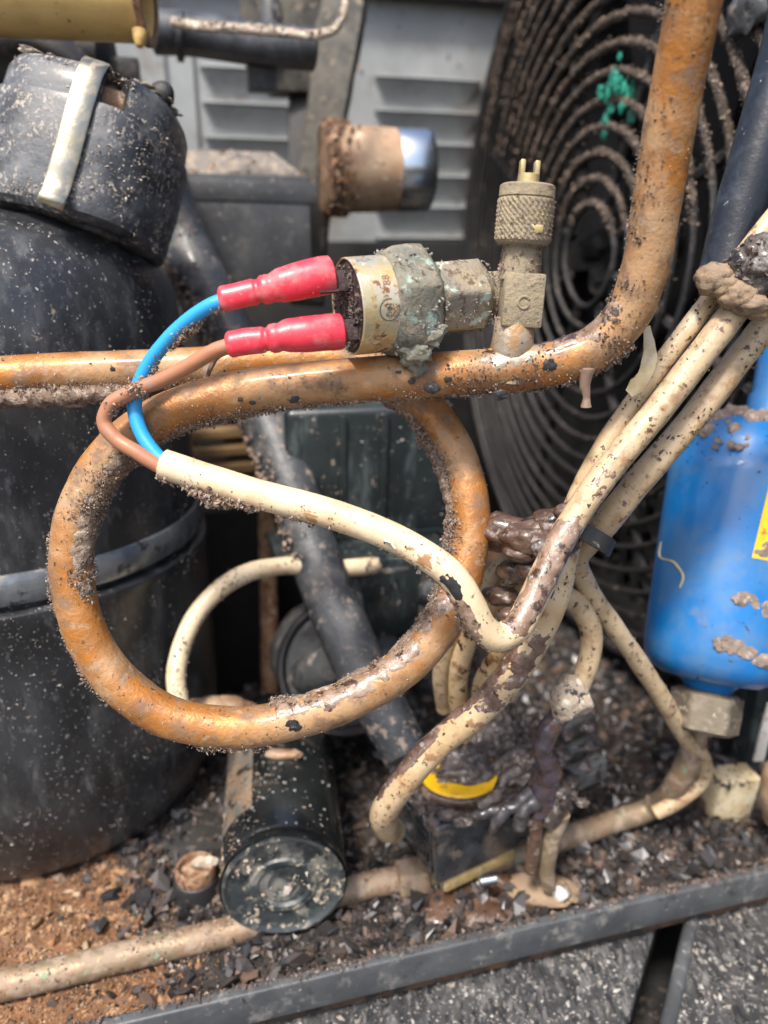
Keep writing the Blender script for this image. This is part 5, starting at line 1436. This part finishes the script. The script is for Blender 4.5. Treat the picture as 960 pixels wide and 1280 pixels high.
pu = MB().blob(onz(600, 1125, BASE_Z + 2), 11, 4, .3, 6, 5, (1.6, .8, .28), AX)
tag(obj('oil_puddle', pu, MT['goo'], org=onz(600, 1125, BASE_Z + 2)), 'dark brown oily puddle on the pan in front of the valve coil', 'puddle')

# ================================================================== BLACK START CAPACITOR LYING ON THE PAN
yawc = math.radians(8)
ka = np.array([-math.sin(yawc), math.cos(yawc), .02])
kf = V(355, 1110, 183)
kr = 15.2
kp = thing('capacitor', kf - up * kr, 'black cylindrical can lying on the pan with a mud splashed end facing out', 'capacitor')
obj('can', MB().lathe(kf, ka, [(1.5, kr - .4), (.8, kr), (3.0, kr + .05), (4.0, kr - .5), (5, kr - .1), (20, kr), (60, kr), (62, kr - 1), (62, 0)], 80), MT['capacitor'], kp)
obj('end_face', MB().lathe(kf, ka, [(1.5, kr - .6), (.2, kr - .5), (0, kr - 1.2), (.6, kr - 2.0), (1.0, kr - 2.6), (1.0, 8.2), (.4, 7.7), (.5, 6.4), (1.2, 5.8), (1.2, 3.8), (2.2, 3.4), (2.4, 0)], 80).lump(.12, 3, 4), MT['cap_end'], kp)
_, ku, kw = frame(ka, up)


def kwrap(t, deg, r=kr + .12):
    a = math.radians(deg); return kf + ka * t + (math.cos(a) * ku + math.sin(a) * kw) * r


sgn = 1 if (kw @ RGT) < 0 else -1
obj('foil_label', MB().grid(lambda u, w: kwrap(13 + 42 * u, sgn * (28 + 58 * w)), 10, 16), MT['can_label'], kp)
fl = MB().blob(V(363, 972, 196) , 2.6, 3, .4, 1.6, 4, (2.0, .9, .5)).blob(V(352, 975, 195.5), 1.5, 2, .4, 1.6, 7, (1, .9, .6))
_q = kwrap(30, -3 * sgn)
fl = MB().blob(_q, 2.2, 3, .4, 1.6, 4, (2.2, .9, .6)).blob(_q + RGT * 3.5, 1.5, 2, .4, 1.2, 5, (1.2, .9, .8))
obj('pale_flake', fl, MT['rust_light'], kp)
dr = []
g = np.random.default_rng(61)
for i in range(70):
    dr.append(kwrap(g.uniform(4, 36), g.normal(0, 38), kr))
obj('water_beads', merge(*[MB().blob(q, g.uniform(.12, .38), 2, .05, 1, i) for i, q in enumerate(dr)]), MT['drop'], kp, sharp=80, kind='stuff')
dd = []
for i in range(500):
    dd.append(kwrap(g.uniform(2, 55), sgn * (55 + g.normal(0, 28)), kr))
crumbs('dirt_crumbs', grains(np.array(dd), sizes(len(dd), .15, .6), seed=24), MT['crust'], kp)
ef = []
for i in range(260):
    a = g.uniform(0, 6.28); r_ = kr * g.random() ** .5 * .95
    ef.append(kf + (math.cos(a) * ku + math.sin(a) * kw) * r_ + ka * .7)
ef = np.array(ef); ef = ef[fbm(ef, 6, 3) > .12]
crumbs('end_dirt', grains(ef, sizes(len(ef), .2, .9), seed=25, flat=.4), MT['sand'], kp)

# ================================================================== SUCTION HOSE, BOXES, MOTOR BEHIND THE LOOP
hp = path((190, 180, 246), (205, 235, 243), (232, 310, 238), (275, 400, 232), (315, 478, 227), (345, 555, 222), (375, 640, 217), (402, 720, 212), (435, 800, 207), (472, 876, 203), (498, 922, 201), (508, 942, 200))
hr = [7.5, 8.0, 8.2, 8.4, 8.0, 7.6, 7.2, 7.2, 7.2, 7.0, 6.6, 6.3]
hs = thing('suction_hose', hp[-1], 'thick dusty dark grey hose slanting down behind the copper loop', 'hose')
obj('hose_body', MB().tube(hp, hr, 26, 1.4, lump=(.5, 12), flat=.8, flat_dir=TOCAM), MT['hose'], hs)
crumbs('dust_crust', merge(tube_grains_f(hp, hr, 3500, -RGT + TOCAM * .3, .45, .25, .8, 81, 1.2, 9, -.2, .1, .72), tube_grains_f(hp, hr, 1600, TOCAM, .8, .2, .6, 82, .6, 9, .1, .0, .5)), MT['crust'], hs)

ubx = thing('control_box', V(310, 330, 262), 'grey control box with a dust covered lid beside the black compressor cap', 'box')
ua = (unit(V(390, 245, 270) - V(232, 240, 266)), E2, E3)
uc = V(312, 292, 272)
obj('box_body', MB().box(uc + E2 * 12, ua, (21.0, 16, 19), .6).lump(.2, 12, 3), MT['box_grey'], ubx)
obj('lid_rim', MB().box(V(310, 241, 270) + E2 * 11, ua, (23.0, 18, 3.3), .35).lump(.2, 9, 4), MT['box_grey'], ubx)
l0 = V(310, 232, 270) + E2 * 11
pr = [l0 - ua[0] * 23 - E2 * 18, l0 + ua[0] * 23 - E2 * 18, l0 + ua[0] * 23 + E2 * 18, l0 - ua[0] * 23 + E2 * 18]
tp_ = [l0 - ua[0] * 21 + E3 * 11.5 - E2 * 6, l0 + ua[0] * 10 + E3 * 11.5 - E2 * 6, l0 + ua[0] * 10 + E3 * 9.5 + E2 * 16, l0 - ua[0] * 21 + E3 * 9.5 + E2 * 16]
rf = MB().add(pr + tp_, [(0, 1, 5, 4), (1, 2, 6, 5), (2, 3, 7, 6), (3, 0, 4, 7), (4, 5, 6, 7)])
obj('sloped_lid', rf, MT['box_lid'], ubx)
P, N = on_surface(rf, 1400, lambda P, N: np.clip(fbm(P, 7, 3) + .2, 0.02, 1), 3)
crumbs('dust_crumbs', grains(P, sizes(len(P), .3, 1.5), seed=26), MT['crust'], ubx)

jb = thing('terminal_box', V(465, 700, 222), 'greenish black ribbed plastic box half hidden behind the copper loop', 'box')
ja = (unit(E1 * .985 + E2 * -.05), E2, unit(E3 * .99 + E2 * -.10))
jc = V(462, 606, 226)
obj('box_body', MB().box(jc + E2 * 14, ja, (24.5, 16, 24), 2.2, 3).lump(.25, 14, 3), MT['green_black'], jb)
for dx in (-8.5, 3.5):
    obj('box_rib', MB().box(jc + E2 * -2.4 + ja[0] * dx, ja, (.9, .8, 22), .3), MT['green_black'], jb)
obj('box_rib', MB().box(jc + E2 * -2.0 + ja[0] * 0 + ja[2] * -16, ja, (24, .9, 1.1), .3), MT['green_black'], jb)
obj('base_flange', MB().box(V(455, 697, 222) + E2 * 10, ja, (25, 13, 2.0), .6), MT['green_black'], jb)
ed = MB().box(V(462, 512, 224) + E2 * 8, ja, (23.5, 10, 1.4), .9).lump(.5, 5, 3)  # paler grey strip along the top of the box
obj('paler_top_edge', ed, MT['box_grey'], jb)
lb_ = MB().box(V(484, 745, 226) + E2 * 6, ja, (9.5, 8, 13), .7).box(V(458, 727, 225) + E2 * 4, ja, (8, 6, 6), .7)
obj('bracket', lb_, MT['green_black'], jb)
obj('bracket_clip', MB().box(V(487, 707, 224), ja, (5, 4, 1.0), .4), MT['motor_grey'], jb)
P, N = on_surface(MB().box(jc + E2 * 14, ja, (24.6, 16.1, 24.1), 2.2, 3), 1600, lambda P, N: np.clip(fbm(P, 8, 9) * 1.4 + .1, .02, 1) * (N @ TOCAM > 0), 3)
crumbs('grit', grains(P, sizes(len(P), .15, .7), seed=27, flat=.4), MT['sand_grey'], jb)

mo = thing('fan_motor', V(440, 850, 236), 'round grey motor housing with a black rim behind the slanted hose', 'motor')
mc = V(432, 832, 232)
md = unit(TOCAM + RGT * .25 + up * .1)
obj('motor_can', MB().lathe(mc, md, [(-40, 19), (-3, 19), (0, 18), (1.0, 15.5), (1.2, 0)], 64).lump(.2, 6, 3), MT['motor_grey'], mo)
obj('rim', MB().lathe(mc, md, [(-4, 19.2), (-1, 20.6), (1.6, 20.4), (1.8, 19.2), (.4, 18.2)], 64), MT['tie'], mo)
obj('stud', MB().lathe(V(400, 838, 220), unit(TOCAM + RGT * .5 + up * .5), [(-10, 6), (8, 6), (10, 4.5), (10.4, 0)], 32), MT['motor_grey'], mo)
obj('side_bolt', MB().lathe(V(538, 740, 214), unit(TOCAM + up * .4), [(-8, 3.6), (2, 3.6), (3, 2.6), (3.2, 0)], 6), MT['motor_grey'], mo)
obj('conduit', MB().tube(path((440, 725, 221), (446, 765, 219), (452, 800, 217)), [2.4, 2.4, 2.4], 14, 1), MT['motor_grey'], mo)

sg = thing('slatted_grille', V(282, 600, 300), 'tan rusty slatted grille glimpsed between compressor and hose', 'grille')
for i in range(4):
    w_q = V(280, 540 + i * 22, 290)
    obj('slat', MB().box(w_q, (E1, E2, E3), (14, 4, 1.7), .5, 1).lump(.4, 5, i), MT['wood'], sg)
obj('slat_frame', MB().box(V(322, 575, 294), AX, (2, 4, 18), .5, 1).box(V(240, 575, 294), AX, (2, 4, 18), .5, 1), MT['rust'], sg)
ib = MB().box(V(330, 790, 292), AX, (34, 2, 50), 1)  # added dark plate, deepens the shade behind the cable arch
tag(obj('gap_shade_plate', ib, MT['void'], org=V(330, 900, 292)), 'black plate added as shade behind the arched cream cable inside the loop', 'plate')
rp = MB().tube(path((334, 620, 262), (335, 700, 266), (338, 900, 276)), [3.2, 3.2, 3.2], 12, 2, lump=(.3, 5))
tag(obj('rusty_rod', rp, MT['rust'], org=V(338, 900, 290)), 'thin rusty upright rod in the dark gap behind the looped cable', 'rod')
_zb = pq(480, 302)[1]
inner = MB().box(pt(70, QP - 16, (BASE_Z + _zb) / 2), AX, (120, 2, (_zb - BASE_Z) / 2), 1).box(pt(-30, QP - 40, (BASE_Z + _zb - 30) / 2), AX, (50, 2, (_zb - 30 - BASE_Z) / 2), 1)  # added black plates, stand in for shade over the lower panel
tag(obj('panel_shade_plate', inner, MT['void'], org=pt(40, QP - 16, BASE_Z)), 'black plate added as shade deep in the gap in front of the lower panel', 'plate')
dl = MB()
for i, (x_, y_, s_) in enumerate([(290, 884, 4), (262, 882, 3.4), (312, 890, 3), (560, 960, 3), (235, 960, 3.0)]):
    dl.blob(onz(x_, y_, BASE_Z + 6) if y_ > 900 else V(x_, y_, 205), s_, 3, .5, 2, i + 3, (1.5, 1, .6))
obj('dirt_clods', dl, MT['rust_light'], bp, kind='stuff')

# ================================================================== TOP OF THE PICTURE
pst = thing('mounting_post', V(400, 300, 300), 'dark dusty upright post in front of the louvred panel', 'post')
pdn = strip([V(432, -60, 296), V(425, 20, 296), V(415, 100, 298), V(400, 200, 302), V(388, 300, 306), V(384, 380, 308)], [20, 20, 17, 15, 14, 14], RGT, 9, step=3).lump(.5, 9, 3)
MT['post'] = M('olive_dust_post', (.05, .047, .04), .7, var=((.10, .09, .07), 8), layers=[dict(c=(.03, .028, .025), f=9, lo=.55, hi=.68, r=.7), dict(c=(.26, .21, .15), f=4, lo=.60, hi=.70, r=.95)], bump=[(1.6, .3)])
obj('upright', pdn, MT['post'], pst)
obj('flange', strip([V(372, -60, 304), V(376, 60, 304), V(374, 180, 306), V(372, 330, 310)], 9, RGT, 4, step=4), MT['deep_black'], pst)
obj('head_block', MB().box(V(366, 40, 298), AX, (10, 8, 22), 1.5).lump(.4, 8, 3), MT['post'], pst)
obj('pin', MB().lathe(V(340, 60, 292), up, [(-6, 4.2), (14, 4.2), (16, 3.4), (16.5, 0)], 24), MT['motor_grey'], pst)
obj('clevis', MB().box(V(318, 15, 292), AX, (5, 5, 14), 1.5).lump(.4, 5, 3), MT['post'], pst)

br = thing('support_bar', V(290, 45, 262), 'black steel support bar with an end bent down near the brass coloured pipe', 'bar')
obj('bar', MB().tube(path((192, 40, 250), (230, 42, 252), (320, 55, 256), (392, 62, 260)), 6.6, 20, 2, True, lump=(.15, 8)), MT['black_paint'], br)
obj('drop_leg', MB().box(V(326, 78, 262), AX, (5.0, 4, 9), 1), MT['black_paint'], br)
obj('collar', MB().lathe(V(226, 46, 250), unit(V(320, 55, 256) - V(230, 42, 252)), [(-1, 6.7), (-.8, 7.3), (.8, 7.3), (1, 6.7)], 32), MT['black_paint'], br)
hk = thing('crusted_strip', V(330, 40, 236), 'narrow metal strip crusted with pale flakes and hooked up at its end', 'strip')
hkp = [V(214, 27, 232), V(240, 32, 233), V(300, 36, 234), V(360, 41, 235), (V(400, 43, 236)), V(418, 37, 236.5), V(428, 18, 237), V(431, -20, 238), V(432, -60, 239)]
hst = strip(hkp, 4.6, UPV + FWD * .8, 1.6, step=1.0)
obj('strip', hst, MT['pale_dust'], hk)
P, N = on_surface(hst, 2400, lambda P, N: np.clip(fbm(P, 5, 3) * 1.6 + .3, .02, 1) * np.clip(1 - (P[:, 0] - V(214, 27, 232)[0]) / 70, .15, 1) * (N @ UPV > -.3), 3)
crumbs('flakes', grains(P, sizes(len(P), .3, 1.25), seed=28, flat=.4), MT['sand'], hk)

bu = thing('rusty_bushing', V(450, 262, 280), 'rusty round bushing with a polished steel ring on its end', 'bushing')
b0, b1 = V(410, 212, 276), V(536, 213, 284)
ba = unit(b1 - b0); BL = np.linalg.norm(b1 - b0)
bs_ = lambda x: (x - 404) / 134 * BL
obj('flange_ring', MB().lathe(b0, ba, [(bs_(398), 0), (bs_(398), 14.42), (bs_(402), 15.44), (bs_(410), 15.07), (bs_(416), 13.76), (bs_(418), 14)], 56).lump(1.0, 3.5, 3), MT['rust'], bu)
obj('collar', MB().lathe(b0, ba, [(bs_(414), 14.32), (bs_(430), 14.51), (bs_(470), 14.32), (bs_(488), 13.95), (bs_(491), 14)], 56).lump(.4, 5, 4), MT['rust_light'], bu)
obj('steel_ring', MB().lathe(b0, ba, [(bs_(490), 13.21), (bs_(492), 13.95), (bs_(494), 14.14), (bs_(532), 14.14), (bs_(536), 13.58), (bs_(537), 13), (bs_(536), 0)], 72), MT['steel_bright'], bu)
P, N = on_surface(MB().lathe(b0, ba, [(bs_(398), 15.5), (bs_(418), 15.6), (bs_(450), 15.6)], 40), 900, lambda P, N: np.clip(1.2 - ((P - b0) @ ba) / bs_(430), .03, 1), 5)
crumbs('rust_flakes', grains(P, sizes(len(P), .4, 1.5), seed=29), MT['rust_dirt'], bu)

op = thing('ochre_pipe', V(80, 40, 196), 'wide ochre coloured pipe end with a red brown rim at the very top', 'pipe')
o0, o1 = V(-120, -22, 196), V(182, -6, 200)
oa = unit(o1 - o0); OL = np.linalg.norm(o1 - o0)
obj('pipe_wall', MB().lathe(o0, oa, [(0, 11), (OL * .7, 11), (OL - 2, 11), (OL, 11.3), (OL, 9.5), (OL - 12, 9.4)], 64).lump(.2, 9, 3), MT['ochre'], op)
obj('rim', MB().lathe(o0, oa, [(OL - 1.5, 11.1), (OL - .8, 11.9), (OL + .8, 11.9), (OL + 1, 11), (OL + .6, 9.6)], 64).lump(.2, 3, 5), MT['rust'], op)
obj('drip', MB().tube(path((176, 40, 195), (175, 50, 195), (174, 58, 195)), [2.2, 1.7, .9], 12, .4), MT['ochre'], op)

bh = thing('black_duct', V(70, 75, 236), 'dark rounded duct end in shadow below the ochre pipe', 'duct')
obj('duct_body', MB().tube(path((-60, 62, 236), (20, 64, 237), (90, 66, 238), (132, 68, 238)), [10.5, 10.5, 10.5, 9.0], 32, 2, lump=(.3, 10)), MT['deep_black'], bh)
obj('elbow', MB().tube(path((-40, 150, 220), (0, 95, 224), (50, 80, 226), (90, 110, 228)), [10, 11, 11, 10], 28, 2, lump=(.3, 8)), MT['deep_black'], bh)
obj('side_lug', MB().box(V(155, 92, 244), AX, (5, 5, 4), 1), MT['deep_black'], bh)

dh = thing('dark_hose', V(935, 300, 134), 'smooth blue black hose rising steeply beside the fan guard', 'hose')
dhp = path((905, 345, 150), (918, 290, 149), (940, 215, 147), (962, 140, 145), (985, 60, 143), (1005, -40, 140))
obj('hose_body', MB().tube(dhp, 4.9, 24, 1.5, lump=(.15, 9)), MT['hose_blue'], dh)
obj('hose_collar', MB().blob(V(903, 294, 150), 1.8, 3, .3, 2, 3), MT['hose_blue'], dh)

# ================================================================== LOWER RIGHT BITS
pl = thing('cream_plug', V(898, 1010, 214), 'speckled cream plastic plug half sunk in black chips', 'plug')
pc = onz(908, 1008, BASE_Z + 4)
pa = (unit(E1 + E2 * -.1), unit(E2 + E1 * .1), unit(up + E1 * .12))
obj('plug_body', MB().box(pc + up * 5.5, pa, (6.2, 4, 6.8), .6).lump(.1, 4, 3), MT['plug'], pl)
obj('plug_foot', MB().box(pc - up * 2.0 + pa[0] * -2.6, pa, (2.2, 3.4, 2.2), .5).box(pc - up * 2.2 + pa[0] * 2.6, pa, (2.2, 3.4, 2.2), .5), MT['plug'], pl)
P, N = on_surface(MB().box(pc + up * 11.2, pa, (5.4, 4, .4), .1), 160, None, 4)
crumbs('dirt_crumbs', grains(P, sizes(len(P), .3, 1.3), seed=30), MT['crust_black'], pl)
tag(obj('copper_elbow', MB().tube(path((1005, 955, 203), (977, 962, 205), (969, 988, 208), (972, 1022, 214)), [3.8] * 4, 18, 1, lump=(.25, 4)), MT['rust_light'], org=V(960, 990, 206)), 'stub of rusty copper elbow at the edge past the cream plug', 'pipe elbow')
wc = strip([V(966, 880, 215), V(957, 912, 218), V(948, 950, 224)], 3.2, RGT, 1.0, step=2)
tag(obj('white_strip', wc, MT['white'], org=V(957, 912, 218)), 'narrow white strip leaning behind the cream plug by the edge', 'strip')
rbx = MB().box(V(1000, 880, 262), AX, (30, 12, 36), 2).lump(.3, 9, 3)
tag(obj('dark_housing', rbx, MT['green_black'], org=V(985, 960, 262)), 'dull grey black housing standing behind the nut of the blue filter', 'housing')
